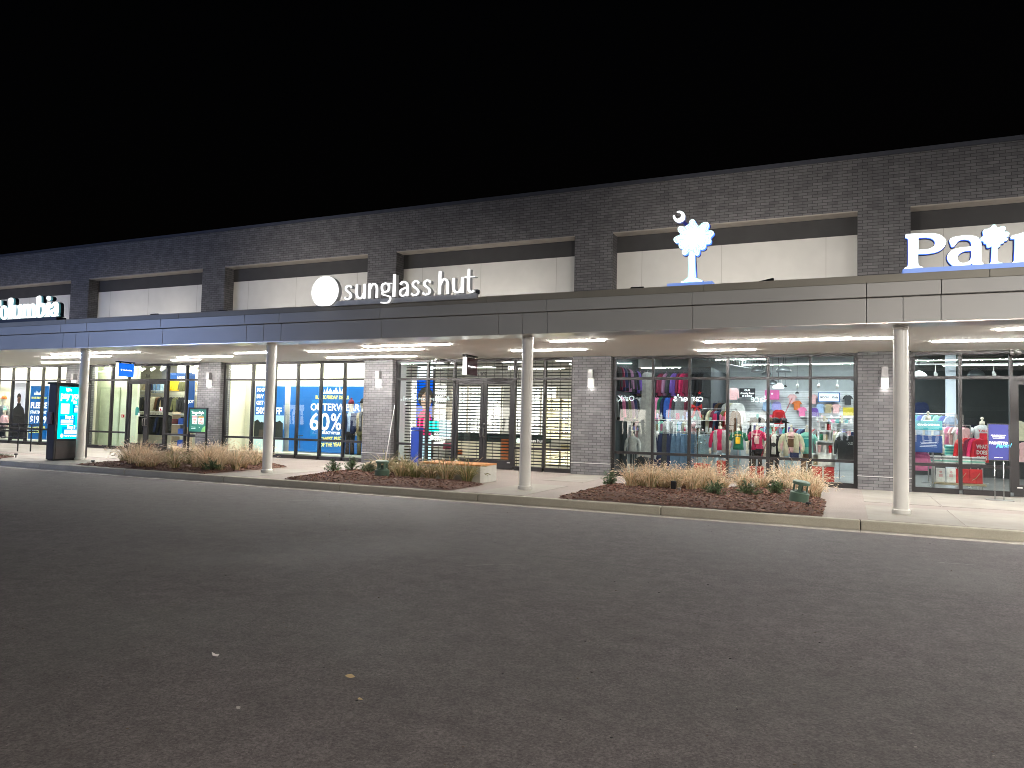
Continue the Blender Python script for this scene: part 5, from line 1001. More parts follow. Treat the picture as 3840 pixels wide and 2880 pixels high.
def isign(name,label,x0,z0,x1,z1,y,bg,fr,lines,txt,fw=.02):
    t=thing(name,label,'sign',((x0+x1)/2,y,z0)); obj('frame',MB().box(x0-fw,y,z0-fw,x1+fw,y+.03,z1+fw),fr,t); p=obj('panel',MB().box(x0,y-.006,z0,x1,y-.001,z1),bg,t)
    g=MB()
    for s,x,z,sz,wd,sh in lines: text(g,s,x,y-.009,z,sz,align='CENTER',bold=.004,width=wd,shear=sh)
    obj('lettering',g,txt,p); return t
SB=mat('sign_black',(.012,.013,.018),.6); SWh=litmat('sign_white',(.85,.88,.9),.45,(.7,.7,.7))
isign('hanging_sign','black hanging sign saying our dressing room is here',-3.53,2.48,-3.0,2.80,7.9,SB,SB,[('OUR',-3.265,2.71,.09,.2,0),('Dressing Room',-3.265,2.60,.10,.48,.35),('IS HERE',-3.265,2.50,.09,.34,0)],SWh,.008)
isign('wall_sign','blue framed white wall sign above the small tees',-.9,2.38,-.26,2.65,8.2,litmat('sign_pale',(.75,.85,.95),.5,(.75,.8,.85)),mat('sign_blue',(.02,.12,.35),.5),[('MOON',-.72,2.48,.11,.26,0),('Kids',-.39,2.48,.12,.2,.3)],SB,.035)
isign('wall_sign','pink wall sign above the lilac sweatshirts',-2.68,2.42,-2.2,2.75,8.1,mat('sign_pink',(.6,.1,.3),.6),mat('sign_pink',(.6,.1,.3),.6),[('o',-2.44,2.6,.12,.08,0)],SWh,.005)
# pendants, fans, truss
PD=mat('galvanised_shade',(.22,.24,.25),.35,.7)
def pendant(x,y,z,r,label,lit=False,cz=4.5):
    t=thing('pendant_lamp',label,'pendant lamp',(x,y,z))
    obj('cord',MB().tube([(x,y,z+r*.9),(x,y,cz)],.008,5),DK,t)
    obj('lamp_shade',MB().lathe((x,y,z),[(r,0),(r*.97,r*.25),(r*.75,r*.6),(r*.35,r*.85),(r*.15,r*.95)],20),litmat('lit_dome',(.9,1,1),1.6,(.7,.7,.7)) if lit else PD,t,smooth=True)
    if lit: area('pendant_light',(x,y,z-.02),r*1.2,r*1.2,25,(.95,1,1),(0,0,0),t)
for x,y,z,r,l,li in [(-1.9,4,2.62,.17,'lit white dome pendant in the fifth gift shop pane',1),(-2.06,4,2.72,.16,'grey dome pendant left of the lit one',0),(-2.5,3.8,3.1,.18,'large grey dome pendant below the roof truss',0),(-2.3,4.6,3.05,.15,'small grey dome pendant behind the large one',0),(-1.72,3.6,3.08,.22,'wide grey drum pendant below the transom bar',0),(.3,5,2.9,.2,'upper grey dome pendant left of the blue framed sign pane end',0),(.32,4.4,2.62,.16,'lower grey dome pendant in the last wide pane',0),(1.75,2.8,2.85,.2,'lit white dome pendant in the first pane right of the rightmost column',1),(2.0,4.2,3.3,.24,'grey dome pendant above the lit one at the right',0),(3.3,4.6,3.0,.22,'grey dome pendant near the gift shop door',0)]:
    pendant(x,y,z,r,l,li)
for x,z,l in [(-1.72,2.7,'thin black drop fitting left of centre in the gift shop'),(-1.38,2.5,'long thin black drop fitting in the gift shop')]:
    t=thing('drop_fitting',l,'ceiling fitting',(x,4.2,z)); obj('rod',MB().tube([(x,4.2,z),(x,4.2,4.5)],.006,5),DK,t); obj('fitting',MB().lathe((x,4.2,z),[(.06,-.03),(.05,0),(.015,.03)],12),DK,t)
g=MB(); 
def truss(x0,y0,x1,y1,z0,z1,n):
    a0=Vector((x0,y0,z0));b0=Vector((x1,y1,z0)); up_=Vector((0,0,z1-z0)); g.tube([a0,b0],.022,5); g.tube([a0+up_,b0+up_],.022,5)
    for i in range(n):
        p=a0.lerp(b0,i/n); q=a0.lerp(b0,(i+.5)/n)+up_; r=a0.lerp(b0,(i+1)/n); g.tube([p,q],.012,4); g.tube([q,r],.012,4)
truss(-4.3,2.2,-2.7,8.4,3.45,3.8,26)
obj('roof_truss',g,mat('grey_truss_steel',(.10,.11,.11),.6),label='grey open web roof truss running back over the gift shop',cat='truss')
for i,(x,z) in enumerate([(-2.0,2.86),(-1.5,2.86),(-.85,2.86),(-.3,2.84),(2.2,3.02),(3.55,3.02)]):
    t=thing('track_spotlight','white track spotlight, %s from the left under the gift shop ceiling'%ORD[i],'spotlight',(x,6.5 if x<1 else 3.5,z+.1),'track spotlights'); y=6.5 if x<1 else 3.5
    obj('arm',MB().tube([(x,y,z+.25),(x,y,z)],.01,5),WH,t); obj('head',MB().tube([(x,y+.05,z+.02),(x,y-.08,z-.06)],[.035,.05],10),WH,t)
obj('light_track',MB().box(-3.2,6.48,3.1,1.3,6.52,3.13),WH,label='long white light track before the slat wall',cat='light track')
obj('light_track',MB().box(1.6,3.48,3.25,6.5,3.52,3.28),WH,label='white light track before the charcoal wall',cat='light track')
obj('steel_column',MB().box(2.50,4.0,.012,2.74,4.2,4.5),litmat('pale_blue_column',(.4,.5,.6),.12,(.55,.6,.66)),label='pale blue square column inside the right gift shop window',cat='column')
for k in range(5): 
    z=4.05+.0*k; y=1.5+k*1.4
    obj('ceiling_pipe',MB().tube([(-6.4,y,z),(7.5,y,z)],.05 if k%2 else .03,8),mat('pale_pipe',(.45,.48,.48),.5),label='pale pipe crossing under the gift shop ceiling, %s from the window'%ORD[k],cat='pipe',group='pipes under the gift shop ceiling')
# small tree
t=thing('artificial_tree','small dark artificial Christmas tree with a red bow and silver baubles','Christmas tree',(-3.8,1.25,.3))
g=MB(); rnd=random.Random(5)
for i in range(2600):
    h=rnd.random()**.8; z=.72+h*1.1; r=(1-h)*.30+.03; a=rnd.uniform(0,6.28); rr=r*rnd.uniform(.4,1.05); p=Vector((-3.8+rr*math.cos(a),1.25+rr*math.sin(a),z)); d=Vector((math.cos(a),math.sin(a),rnd.uniform(-.6,.3))).normalized()*rnd.uniform(.03,.06); s_=Vector((-math.sin(a),math.cos(a),0))*.006
    g.add([p-s_,p+s_,p+d],[(0,1,2)],rnd.choice([0,0,1]))
obj('foliage',g,SG,t,fix=False); obj('trunk',MB().tube([(-3.8,1.25,.3),(-3.8,1.25,1.8)],.015,6),mat('brown_trunk',(.06,.04,.03),.8),t)
g=MB(); g.lathe((0,0,0),[(.001,0),(.02,.012),(.02,.03),(.001,.04)],8); bm_=g.mesh('bauble',mat('silver_bauble',(.7,.7,.7),.2,.8),smooth=True)
for i in range(14):
    h=rnd.random(); r=(1-h)*.3+.04; a=rnd.uniform(3.4,6.0); o=bpy.data.objects.new('bauble',bm_); COL.objects.link(o); o.parent=t; o.location=(r*math.cos(a),r*math.sin(a),.45+h*.95)
g=MB(); 
for sg in(-1,1): g.prism([(-3.8,1.95),(-3.8+sg*.14,2.03),(-3.8+sg*.15,1.9)],'y',1.1,1.13).prism([(-3.8,1.93),(-3.8+sg*.05,1.93),(-3.8+sg*.16,1.66),(-3.8+sg*.09,1.66)],'y',1.1,1.125)
obj('bow',g,K_('red'),t)
pts=[(-3.8+.06*(1 if k%2==0 else .45)*math.sin(k*PI/5),2.36+.06*(1 if k%2==0 else .45)*math.cos(k*PI/5)) for k in range(10)]
obj('red_star',MB().prism(pts,'y',1.5,1.52),K_('red'),label='small red star hanging above the Christmas tree',cat='star')
# garland
g=MB(); P=[Vector((-1.30,.72,2.2)),Vector((-1.45,.72,1.85)),Vector((-1.62,.72,1.45)),Vector((-1.9,.72,1.1)),Vector((-2.02,.72,.75)),Vector((-2.06,.72,.6))]
rnd=random.Random(8)
for i in range(1500):
    f=rnd.random()*(len(P)-1); k=int(f); c=P[k].lerp(P[k+1],f-k); d=Vector([rnd.gauss(0,1) for _ in range(3)]).normalized(); s_=d.cross(Vector((0,0,1)))*.006
    g.add([c-s_,c+s_,c+d*rnd.uniform(.025,.045)],[(0,1,2)])
obj('garland',g,[mat('red_tinsel',(.5,.01,.04),.35,.3)],label='red tinsel garland climbing to the right behind the gift shop glass',cat='garland',fix=False)
# gift boxes, crates
def gift(name,label,x0,x1,y0,z0,z1,c,rc,cat='gift box'):
    t=thing(name,label,cat,((x0+x1)/2,y0,z0)); obj('box',MB().box(x0,y0,z0,x1,y0+.3,z1),K_(c),t,bevel=.005); xm=(x0+x1)/2
    g=MB().box(xm-.02,y0-.004,z0,xm+.02,y0-.001,z1)
    for a in range(6): an=PI*a/5; g.prism([(xm,z1-.06),(xm+.09*math.cos(an)-.015,z1-.06+.09*math.sin(an)),(xm+.09*math.cos(an)+.015,z1-.06+.09*math.sin(an))],'y',y0-.012,y0-.004)
    obj('ribbon',g,K_(rc),t)
gift('gift_box','large red gift box with a white bow at the right end of the wide window',-.82,-.3,.75,.05,.46,'red','light_grey')
gift('gift_box','red gift box with a white bow right of the green tee form',-2.34,-2.01,.72,.02,.39,'red','light_grey')
gift('gift_box','low red gift box left of the Christmas tree foot',-3.8,-3.4,.75,.02,.4,'red','red')
gift('gift_box','low red gift box right of the Christmas tree foot',-3.2,-2.95,.8,.02,.5,'red','khaki')
CRT=mat('white_crate',(.7,.72,.72),.6)
for i,(x0,x1,z0,z1,l,cont) in enumerate([(-.82,-.26,.47,.79,'widest white crate with a monkey tote, lowest of its stack','khaki'),(-.73,-.31,.80,1.10,'white crate holding pink cups, second of its stack','pale_pink'),(-.69,-.33,1.11,1.37,'white crate holding a green card, third of its stack','green'),(-.65,-.35,1.38,1.62,'smallest white crate, topmost of its stack','grey')]):
    t=thing('display_crate',l,'crate',((x0+x1)/2,.8,z0)); w_=.02
    obj('crate',MB().box(x0,.8,z0,x1,1.1,z0+w_).box(x0,.8,z1-w_,x1,1.1,z1).box(x0,.8,z0+w_,x0+w_,1.1,z1-w_).box(x1-w_,.8,z0+w_,x1,1.1,z1-w_).box(x0+w_,1.08,z0+w_,x1-w_,1.1,z1-w_),CRT,t)
    if i==0: 
        obj('tote_print',MB().box(x0+.14,.79,z0+.03,x1-.1,.799,z1-.02),K_('white'),t)
    for q in range(3 if i in(1,3) else 2):
        xx=x0+.08+q*(x1-x0-.16)/2; h=.16 if i else .2
        o=obj('cup' if i==1 else 'gift_card',MB().lathe((xx,.9,z0+w_),[(.03,0),(.045,h),(.05,h+.01),(.03,h+.03)],12) if i==1 else MB().box(xx-.05,.88,z0+w_,xx+.05,.9,z0+w_+h),K_([cont,'white','red'][q%3] if i!=2 else ['green','khaki'][q%2]),label='%s %s, %s from the left in the %s white crate'%(cw([cont,'white','red'][q%3] if i!=2 else ['green','khaki'][q%2]),'cup' if i==1 else 'small card',ORD[q],['lowest','second','third','topmost'][i]),cat='cup' if i==1 else 'card')
garment('top','charcoal',.0,1.6,1.27,-.25,'grey college sweatshirt hanging beside the white crates',None,1.05,sx=1.1)
g=MB(); text(g,'OLD ROW',.03-.02,1.535,1.03,.1,bold=.003,width=.3); obj('printed_word',g,K_('light_grey'),label='pale printed lettering on the grey college sweatshirt',cat='print')
rail_of('top',['pale_pink','cream','pale_pink','cream','white','grey'],-.42,-.1,2.2,1.35,'behind the white crates','tops behind the crates',1.2)
rack('low chrome rack behind the white crates',-.5,.2,2.2,1.4)
g=MB().box(-.12,5.4,1.85,.3,5.42,2.1); obj('shelf_sign',g,mat('yellow_card',(.8,.65,.05),.6),label='yellow and navy card sign near the last wide pane',cat='sign')
for i,(x,c) in enumerate([(-2.45,'charcoal'),(-2.25,'black'),(-2.0,'brown'),(-1.85,'black'),(-1.65,'charcoal')]):
    o=rock('cap',(x,2.6,1.62),(.11,.13,.09),20+i,K_(c),'%s cap on the low table behind the crimson tee form, %s from the left'%(cw(c),ORD[i])); o['category']='cap'
obj('cap_table',MB().box(-2.6,2.4,1.56,-1.5,2.85,1.6).box(-2.55,2.45,.012,-2.5,2.5,1.56).box(-1.6,2.45,.012,-1.55,2.5,1.56),DK,label='black table of caps behind the crimson tee form',cat='table')
# folded tables
def folded(n,x,y,z,cols,label,group,w_=.26):
    for i in range(n):
        c=cols[i%len(cols)]; g=MB(); zz=z+i*.035; pl=[(x-w_/2,zz),(x+w_/2,zz),(x+w_/2+.01,zz+.012),(x+w_/2-.01,zz+.032),(x,zz+.034),(x-w_/2,zz+.03)]; g.prism(pl,'y',y-.13+random.uniform(-.01,.01),y+.13)
        obj('folded_shirt',g,K_(c),label=label%cw(c),cat='folded shirt',group=group+' '+cw(c),bevel=.006)
tb=thing('display_table','low black display table of folded tops in the right gift shop window','table',(2.4,1.5,0)); obj('top',MB().box(1.85,1.2,.62,3.05,1.9,.66),DK,tb)
for x in(1.95,2.95): obj('leg',MB().tube([(x,1.25,.01),(x,1.25,.62)],.015,6),STEEL,tb); obj('leg',MB().tube([(x,1.85,.01),(x,1.85,.62)],.015,6),STEEL,tb)
for j,x in enumerate([1.98,2.28,2.58,2.88]): folded(5,x,1.4,.66,['white','mint','white','grey','white'],'%s folded top on the low black table','folded tops on the black table',.28)
folded(7,2.36,1.75,.84,['mint','teal'],'%s folded top in the tall stack on the black table','folded tops in the tall stack')
rail_of('tee',['pale_pink','pink','white','pink','pale_pink','white','pink','pale_pink'],2.1,2.75,2.3,1.55,'on the rack behind the folded tops','pink tees behind the table',.9,s=.7)
rack('chrome rack of pink tees behind the black table',2.0,2.85,2.3,1.6)
rail_of('tee',['teal','blue','pale_blue','teal','mint','blue','pale_blue'],1.7,2.5,3.0,1.85,'on the rack under the pale blue column','blue tees under the column',.7,s=.8)
rack('chrome rack of blue tees under the pale blue column',1.6,2.6,3.0,1.9)
rail_of('top',['red','red','maroon','crimson','red'],2.62,2.98,1.55,1.28,'beside the folded tops','red tops beside the table',.5,s=.85)
g=MB()
for i,s in enumerate(['WHAT','DOES','SUBS']): text(g,s,2.86,1.42,1.04-i*.14,.13,bold=.005,width=.22)
obj('printed_words',g,K_('white'),label='white block lettering on the front red top by the table',cat='print')
garment('top','pink',1.64,.9,.93,0,'pink sweatshirt under the blue banner',None,.68)
rack('low rack carrying the pink sweatshirt under the blue banner',1.45,1.9,.95,.97)
t=thing('window_banner','grand opening banner of teal over navy hanging behind the right pane','banner',(1.75,.4,.93))
obj('teal_band',MB().box(1.46,.4,1.46,2.04,.41,1.68),litmat('teal_banner',(.02,.3,.38),.3,(.02,.3,.35)),t); nb=obj('navy_band',MB().box(1.46,.4,.93,2.04,.41,1.33),litmat('navy_banner',(.01,.05,.2),.3,(.01,.04,.15)),t)
g=MB(); text(g,'GRAND OPENING',1.75,.396,1.56,.065,align='CENTER',bold=.002,width=.46)
for i,w_ in enumerate([.16,.34,.3,.34,.36]): g.box(1.75-w_/2,.395,1.2-i*.035,1.75+w_/2,.399,1.205-i*.035)
obj('lettering',g,PW,nb)
g=MB(); [g.box(1.5+k*.18,.42,1.34,1.63+k*.18,.43,1.45) for k in range(3)]; obj('picture_strip',g,K_('pale_blue'),t)
for i,(x,c,l) in enumerate([(2.07,'white','white monkey tote bag, left of two under the black table'),(2.29,'white','white monkey tote bag, right of two under the black table'),(2.52,'red','shiny red bag, left of two under the black table'),(2.8,'red','shiny red bag, right of two under the black table')]):
    w_=.1 if i<2 else .14; b_=thing('tote_bag' if i<2 else 'gift_bag',l,'bag',(x,1.15,.2)); obj('bag',MB().prism([(x-w_,.2),(x+w_,.2),(x+w_*.95,.54),(x-w_*.95,.54)],'y',1.1,1.2),K_(c),b_,bevel=.01)
    g=MB(); 
    if i<2: g.box(x-.04,1.093,.33,x+.04,1.099,.4).tube([(x,1.096,.45),(x,1.099,.45)],.03,10)
    else: g.tube([(x-.08,1.095,.28),(x,1.095,.33),(x+.08,1.095,.45)],.008,5)
    obj('print',g,K_('pale_pink' if i<2 else 'khaki'),b_)
obj('base_board',MB().box(1.9,1.0,.15,3.0,1.3,.19),K_('khaki'),label='tan base board carrying the bags under the black table',cat='shelf')
for i,(x,z,k,c,l) in enumerate([(1.72,2.35,'top','green','dark green top on the charcoal wall, left of two'),(2.15,2.35,'top','navy','dark blue top on the charcoal wall, right of two'),(3.5,1.9,'top','charcoal','dark top on the charcoal wall near the door')]): garment(k,c,x,7.3,z,0,l,None,.8)
for i in range(10): 
    o=rock('cap',(1.9+i*.33,7.2,1.55),(.12,.12,.1),40+i,K_('black'),'black cap in the long row on the charcoal wall ledge'); o['category']='cap'; o['group']='black caps on the charcoal wall ledge'
obj('wall_ledge',MB().box(1.8,7.0,1.44,6.8,7.4,1.47),DK,label='black ledge of caps along the charcoal wall',cat='shelf')
for i,(x,z,c) in enumerate([(4.0,1.75,'cream'),(4.2,1.2,'pale_pink'),(4.5,1.6,'white'),(4.9,1.3,'teal'),(4.6,.75,'light_grey')]): garment('tee',c,x,3.2,z,.2,'%s tee seen through the gift shop door'%cw(c),None,.8)
mixc=['charcoal','navy','teal','maroon','grey','black','olive','purple','denim','brown','cream','red']
for k,(x0,x1,y,z,l) in enumerate([(-2.7,-1.5,4.2,1.45,'on the rack behind the cap table'),(-1.4,-.2,3.6,1.4,'on the rack behind the mint tee form'),(-1.0,.25,5.6,1.35,'on the far rack below the lower white shelf'),(-2.9,-1.2,6.4,1.4,'on the far rack below the lilac sweatshirt'),(-4.0,-3.0,3.2,1.9,'on the tall rack left of the fitting room sign')]):
    rack('chrome clothes rack '+['behind the cap table','behind the mint tee form','below the lower white shelf','below the lilac sweatshirt','left of the fitting room sign'][k],x0,x1,y,z+.05)
    n=int((x1-x0)/.1)
    for i in range(n): c=mixc[(i*5+k*3)%12]; garment('top',c,x0+(x1-x0)*(i+.5)/n,y+random.uniform(-.03,.03),z,random.uniform(.5,1.0),'%s top hanging %s'%(cw(c),l),'tops '+l+' '+cw(c),1.05,sx=.6)
gr=random.Random(33); pas=['white','pale_pink','mint','red','cream','lilac','teal','khaki','pink','light_grey','pale_blue','crimson']
for gi,(x0,x1,y,where_) in enumerate([(-4.75,-3.25,2.95,'behind the Christmas tree'),(-6.2,-5.0,2.9,'in the first gift shop pane'),(-2.55,-1.6,3.3,'between the crimson and cream forms'),(-.65,.2,3.05,'behind the white crates')]):
    t=thing('goods_shelves','white open shelves of small gifts '+where_,'shelving',((x0+x1)/2,y,0))
    for z in (.55,.9,1.25,1.6): obj('shelf',MB().box(x0,y-.15,z-.015,x1,y+.15,z),WH,t)
    for x in (x0-.02,x1): obj('side',MB().box(x,y-.15,.012,x+.02,y+.15,1.62),CRT,t)
    for z in (.55,.9,1.25,1.6):
        x=x0+.06
        while x<x1-.06:
            w_=gr.uniform(.025,.05); h=gr.uniform(.08,.22); c=gr.choice(pas); yy=y-.08+gr.uniform(-.03,.03); k=gr.random()
            if k<.4: g=MB().lathe((x,yy,z),[(w_*.75,.001),(w_,h*.8),(w_*.95,h),(w_*.3,h*1.12)],10); nm='tumbler'
            elif k<.75: g=MB().box(x-w_,yy-w_,z+.001,x+w_,yy+w_,z+h); nm='gift_carton'
            else: g=MB().tube([(x,yy,z+.001),(x,yy,z+h*.6),(x,yy,z+h*.75),(x,yy,z+h)],[w_*.8,w_*.8,w_*.3,w_*.25],8); nm='bottle'
            obj(nm,g,K_(c),label='%s %s standing on the white shelves %s'%(cw(c),nm.replace('_',' '),where_),cat=nm.replace('_',' '),group='%s %ss on the shelves %s'%(cw(c),nm.replace('_',' '),where_))
            x+=w_*2+gr.uniform(.02,.07)
# ---------- clothing shop interior
rail_of('top',['yellow','yellow','yellow'],-26.3,-26.0,3.0,2.82,'on the high shelf behind the doors','yellow tops on the high shelf',.3,s=.62)
rail_of('top',['olive','olive','brown','khaki'],-25.7,-25.05,3.0,2.8,'on the high shelf right of the yellow ones','dark tops on the high shelf',.3,s=.6)
rail_of('top',['khaki','cream','khaki'],-29.5,-29.15,4,2.75,'on the high shelf seen through the left door','tan tops on the high shelf',.3,s=.5)
rail_of('trousers',['navy','denim','denim','pale_denim'],-28.8,-28.1,4,2.75,'on the high shelf seen through the right door','jeans on the high shelf',.3,s=.4)
for i,c in enumerate(['charcoal','black','charcoal','black','olive','black','charcoal','black','black']): garment('top',c,-26.4+i*.12,3.0,2.12,random.uniform(-.2,.6),'%s jacket on the upper rail right of the doors'%cw(c),'jackets on the upper rail '+cw(c),.95,'jacket')
for i,c in enumerate(['light_grey','grey','charcoal','khaki','charcoal','khaki','cream','khaki','brown','black']): garment('top',c,-29.55+i*.17,4.0,2.15,random.uniform(-.2,.6),'%s jacket on the upper rail seen through the doors'%cw(c),'jackets through the doors '+cw(c),.95,'jacket')
for i in range(13): garment('top',['black','charcoal','black','navy'][i%4],-29.3+i*.17,3.6,1.35,random.uniform(0,.6),'dark jacket on the lower rail seen through the doors','dark jackets on the lower rail',1.3,'jacket')
for i in range(8): garment('top',['black','charcoal'][i%2],-26.4+i*.13,3.1,1.3,random.uniform(0,.5),'dark jacket on the lower rail right of the doors','dark jackets right of the doors',.9,'jacket')
for z,x0,x1,y,l in [(2.38,-29.8,-24.6,3.1,'upper'),(1.47,-29.8,-24.6,3.2,'lower')]:
    obj('wall_shelf',MB().box(x0,y,z,x1,y+.5,z+.03),WH,label='long white %s shelf across the clothing shop wall'%l,cat='shelf')
    obj('hanging_rail',MB().tube([(x0,y-.05,z-.2),(x1,y-.05,z-.2)],.014,8),STEEL,label='steel hanging rail under the %s white shelf'%l,cat='rail')
wall('rack_wall',mat('cream_back_wall',(.7,.68,.55),.8),(-26.9,3.75,0,-24.1,3.8,4.0))
t=thing('display_unit','pale shelving unit of folded blue and brown tops right of the clothing doors','shelving',(-24.6,2.1,0))
for z in(.1,.55,1.0,1.42): obj('shelf',MB().box(-25.0,1.95,z-.03,-24.25,2.35,z),WH,t)
for x in(-25.0,-24.27): obj('side',MB().box(x,1.95,.012,x+.02,2.35,1.5),mat('pale_wood',(.5,.4,.28),.6),t)
for z,n in((1.0,7),(.55,8),(.1,8)): folded(n,-24.45,2.05,z,['blue'],'bright %s folded top on the shelving unit','blue folded tops on the unit',.32); 
folded(6,-24.83,2.05,1.0,['brown','maroon'],'%s folded top on the shelving unit','brown folded tops on the unit',.28); folded(6,-24.83,2.05,.1,['khaki','charcoal'],'%s folded top on the bottom shelf','tan folded tops on the unit',.28)
BBN=litmat('blue_banner',(.02,.12,.42),.3,(.02,.1,.35))
t=thing('department_sign','blue hanging department sign reading mens above the yellow tops','sign',(-25,2.2,2.82)); obj('panel',MB().box(-25.5,2.2,2.8,-24.3,2.23,3.1),BBN,t)
g=MB(); text(g,"MEN'S",-25.08,2.195,2.86,.14,bold=.005,width=.4); obj('lettering',g,PW,t)
t=thing('window_banner','tall dark blue banner reading joy at the right end of the door window','banner',(-24.05,2.0,.9)); obj('cloth',MB().box(-24.25,2.0,.9,-23.88,2.02,3.05),BBN,t)
g=MB(); text(g,'ENJOY',-24.42,1.995,1.87,.17,bold=.006,width=.55); obj('lettering',g,PW,t)
t=thing('fire_alarm','small red fire alarm box on the pale green vestibule wall','fire alarm',(-26.98,1.24,1.25)); obj('box',MB().box(-27.02,1.2,1.22,-26.9,1.248,1.34),K_('red'),t); obj('plate',MB().box(-26.99,1.195,1.25,-26.93,1.199,1.3),WH,t)
o=obj('door_decal',MB().prism([(-24.98,1.33),(-24.78,1.33),(-24.78,1.56),(-24.8,1.62),(-24.88,1.66),(-24.96,1.62),(-24.98,1.56)],'y',.222,.228),mat('green_decal',(.02,.22,.17),.5),label='green arched sticker on the left clothing shop door',cat='sticker'); 
obj('door_decal',MB().box(-24.83,.218,1.31,-24.73,.221,1.43),WH,label='small white square sticker beside the green arched one',cat='sticker')
t=thing('door_decal','white square sticker with a red triangle on the right clothing shop door','sticker',(-23.6,.22,1.5)); obj('sheet',MB().box(-23.7,.222,1.5,-23.52,.226,1.66),WH,t); obj('triangle',MB().prism([(-23.67,1.53),(-23.55,1.53),(-23.61,1.63)],'y',.218,.221),K_('red'),t)
for i,(x,y) in enumerate([(-28.1,3.0),(-27.5,3.0),(-26.9,3.0),(-25.3,1.7),(-24.1,1.7),(-23.7,1.9)]):
    t=thing('track_spotlight','white clothing shop spotlight, %s from the left behind the transom'%ORD[i],'spotlight',(x,y,3.4),'clothing shop spotlights'); obj('arm',MB().tube([(x,y,3.4),(x,y,3.75)],.01,5),WH,t); obj('head',MB().tube([(x,y+.08,3.38),(x,y-.08,3.3)],[.05,.07],12),WH,t); obj('lens',MB().tube([(x,y-.081,3.299),(x,y-.09,3.295)],.055,12),emit('spot_lens',(1,.97,.9),10),t)
# ---------- eyewear shop
t=thing('rolling_grille','closed dark rolling grille behind the eyewear shop glass','grille',(-10,.62,0))
g=MB(); z=.06
while z<3.3: g.box(-12.98,.6,z,-7.1,.612,z+.034); z+=.094
obj('bars',g,mat('grille_dark',(.02,.02,.02),.5,.4),t)
g=MB(); x=-12.8
while x<-7.1: g.box(x,.613,.05,x+.012,.62,3.3); x+=.27
obj('links',g,mat('grille_dark',(.02,.02,.02),.5,.4),t)
obj('bottom_bar',MB().box(-12.98,.59,.013,-7.1,.63,.058),DK,t)
SHW=emit('lit_shelf_panel',(1,.97,.9),2.1); SHY=emit('lit_shelf_panel_yellow',(1,.88,.55),1.6)
def shelves(label,x0,x1,y,z0,z1,rows,m,seed):
    t=thing('display_shelves',label,'display shelves',((x0+x1)/2,y,z0)); obj('back_panel',MB().box(x0,y,z0,x1,y+.04,z1),m,t); r=random.Random(seed)
    g=MB(); 
    for k in range(rows+1): z=z0+(z1-z0)*k/rows; g.box(x0,y-.12,z-.008,x1,y-.001,z+.008)
    n=int((x1-x0)/.55)
    for k in range(n+1): xx=x0+(x1-x0)*k/n; g.box(xx-.012,y-.11,z0,xx+.012,y-.002,z1)
    obj('shelf',g,mat('shelf_pale',(.5,.45,.36),.5),t)
    f=MB()
    for k in range(rows):
        z=z0+(z1-z0)*k/rows+.045; x=x0+.1
        while x<x1-.1:
            if r.random()<.85:
                for dx in(-.032,.032): f.add([(x+dx+.026*math.cos(a),y-.09,z+.02+.02*math.sin(a)) for a in [q*PI/4 for q in range(8)]],[tuple(range(8))],r.choice([0,0,1,2]))
                f.box(x-.01,y-.091,z+.024,x+.01,y-.089,z+.03)
            x+=.17
    obj('sunglasses',f,[K_('black'),K_('brown'),K_('maroon')],t)
shelves('bright backlit eyewear shelves behind the left door',-12.72,-10.75,3.2,.95,2.6,11,SHW,1)
shelves('bright backlit eyewear shelves behind the right door',-10.45,-8.75,3.25,.95,2.6,11,SHW,2)
shelves('yellowish backlit eyewear shelves in the last eyewear pane',-8.7,-6.98,2.0,.92,2.2,9,SHY,3)
shelves('lower yellow lit eyewear shelves in the last eyewear pane',-8.65,-6.98,1.9,.12,.6,3,SHY,4)
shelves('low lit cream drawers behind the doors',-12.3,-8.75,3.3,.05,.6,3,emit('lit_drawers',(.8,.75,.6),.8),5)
ct=thing('counter','long eyewear shop counter with a dark green top band and beige front','counter',(-10.5,2.4,0))
obj('front',MB().box(-12.0,2.2,.012,-8.8,2.7,.74),litmat('beige_front_painted_glow',(.75,.66,.48),.42,(.5,.45,.33)),ct)  # emission in the counter front stands in for light falling on it
obj('top_band',MB().box(-12.05,2.15,.741,-8.75,2.75,1.02),mat('dark_green_counter',(.015,.035,.03),.4),ct)
ws=thing('display_shelves','bright lit eyewear shelves running back along the left party wall','display shelves',(-13.72,3.2,.95))
obj('back_panel',MB().box(-13.74,2.15,.5,-13.7,4.5,2.75),SHW,ws)
for k in range(10): obj('shelf',MB().box(-13.699,2.15,.6+k*.235,-13.58,4.5,.615+k*.235),mat('shelf_pale',(.5,.45,.36),.5),ws)
for k in range(9):
    f=MB()
    for q in range(16):
        yy=2.25+q*.14; f.box(-13.66,yy-.05,.65+k*.235,-13.65,yy-.008,.69+k*.235).box(-13.66,yy+.008,.65+k*.235,-13.65,yy+.05,.69+k*.235)
    obj('sunglasses',f,K_('black'),ws)
obj('drawer_unit',MB().box(-12.0,3.0,.012,-10.2,3.1,.8),mat('beige_cabinet',(.45,.4,.3),.5),label='beige cabinet fronts low behind the eyewear doors',cat='cabinet')
for i,(x,z0,z1,c) in enumerate([(-10.05,.15,.85,'orange'),(-7.4,.55,.85,'orange'),(-11.75,.3,.45,'orange'),(-12.2,.45,.65,'crimson'),(-8.0,.6,.75,'khaki')]): obj('product_box',MB().box(x-.12,1.95,z0,x+.12,2.05,z1),K_(c),label=['tall orange product box behind the right eyewear door','orange product box in the last eyewear pane','small orange product box behind the left eyewear door','pink product box low beside the portrait light box','tan product box under the yellow shelves'][i],cat='box')
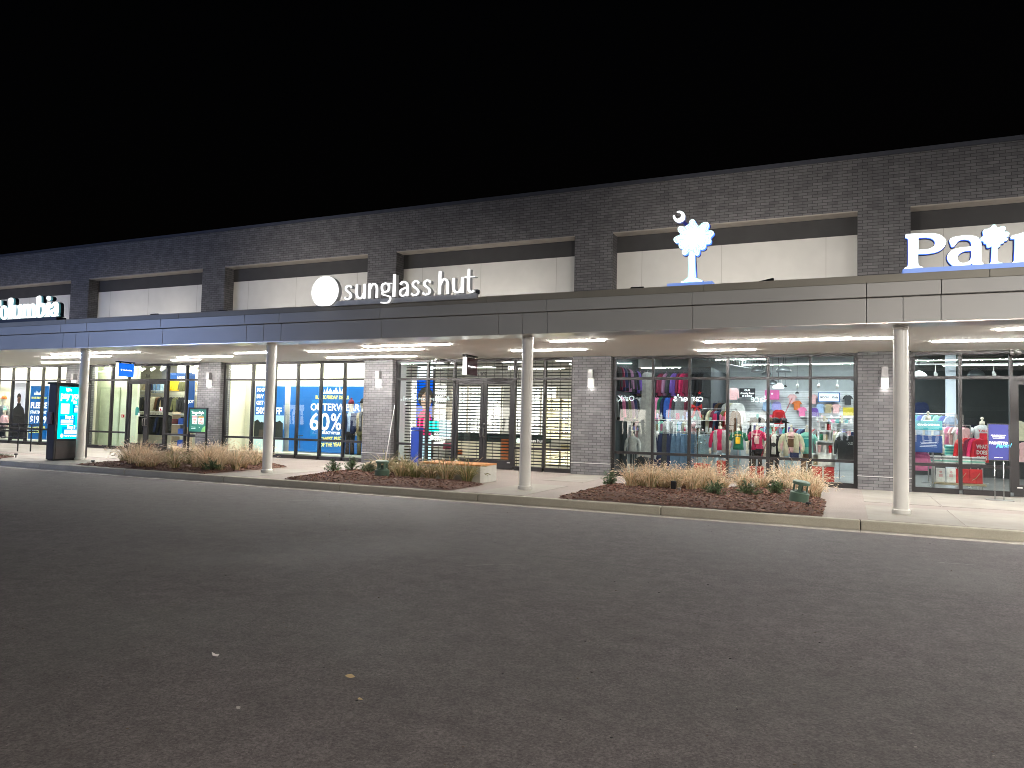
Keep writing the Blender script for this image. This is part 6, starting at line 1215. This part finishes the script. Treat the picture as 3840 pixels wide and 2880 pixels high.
t=thing('light_box_poster','tall backlit portrait poster of a person in pink behind the eyewear grille','poster',(-13.05,1.95,0))
obj('box',MB().box(-13.42,1.96,.05,-12.75,2.06,3.3),DK,t)
obj('blue_field',MB().box(-13.4,1.951,1.1,-12.77,1.959,2.78),emit('lightbox_blue',(.0,.12,.85),1.0),t); obj('white_head',MB().box(-13.4,1.951,2.781,-12.77,1.959,3.25),emit('lightbox_white',(.85,.95,1),1.3),t); obj('white_foot',MB().box(-13.4,1.951,.06,-12.77,1.959,1.099),emit('lightbox_pale',(.6,.9,1),1.1),t)
obj('hair_picture',MB().prism(ell2(-13.05,2.18,.3,.36),'y',1.944,1.949),emit('print_hair',(.06,.045,.03),1),t)
obj('face_picture',MB().prism(ell2(-13.02,2.05,.2,.3),'y',1.938,1.943),emit('print_face',(.75,.5,.36),.9),t)
obj('coat_picture',MB().prism([(-13.38,.9),(-12.79,.9),(-12.79,1.5),(-12.9,1.72),(-13.1,1.78),(-13.3,1.6)],'y',1.932,1.937),emit('print_pink',(.85,.04,.2),.9),t)
t=thing('screen_reflection','teal and pale blue screen reflection drawn as glowing panels low behind the eyewear grille','screen',(-12.5,1.9,1.0)); obj('teal_half',MB().box(-12.9,1.85,1.03,-12.42,1.87,1.4),emit('reflected_teal',(.0,.85,.75),1.1),t); obj('pale_half',MB().box(-12.419,1.85,.8,-12.0,1.87,1.42),emit('reflected_pale_blue',(.75,.95,1),1.3),t)  # mirrored teal screen, drawn as two glowing panels inside the shop
for i,(xx,l) in enumerate([(-11.72,'eyewear shop name in white vinyl with a pale green disc on the left pane'),(-8.78,'white vinyl shop name with a pale green disc on the pane behind the third column')]):
    t=thing('window_decal',l,'window lettering',(xx,.225,.85)); g=MB().tube([(xx-.02,.222,.87),(xx-.02,.228,.87)],.075,18); obj('disc',g,litmat('pale_green_vinyl',(.6,.85,.7),.3,(.6,.8,.65)),t)
    g=MB(); text(g,'sunglass hut',xx+.09,.225,.84,.13,bold=.002,width=.68); obj('lettering',g,WH,t)
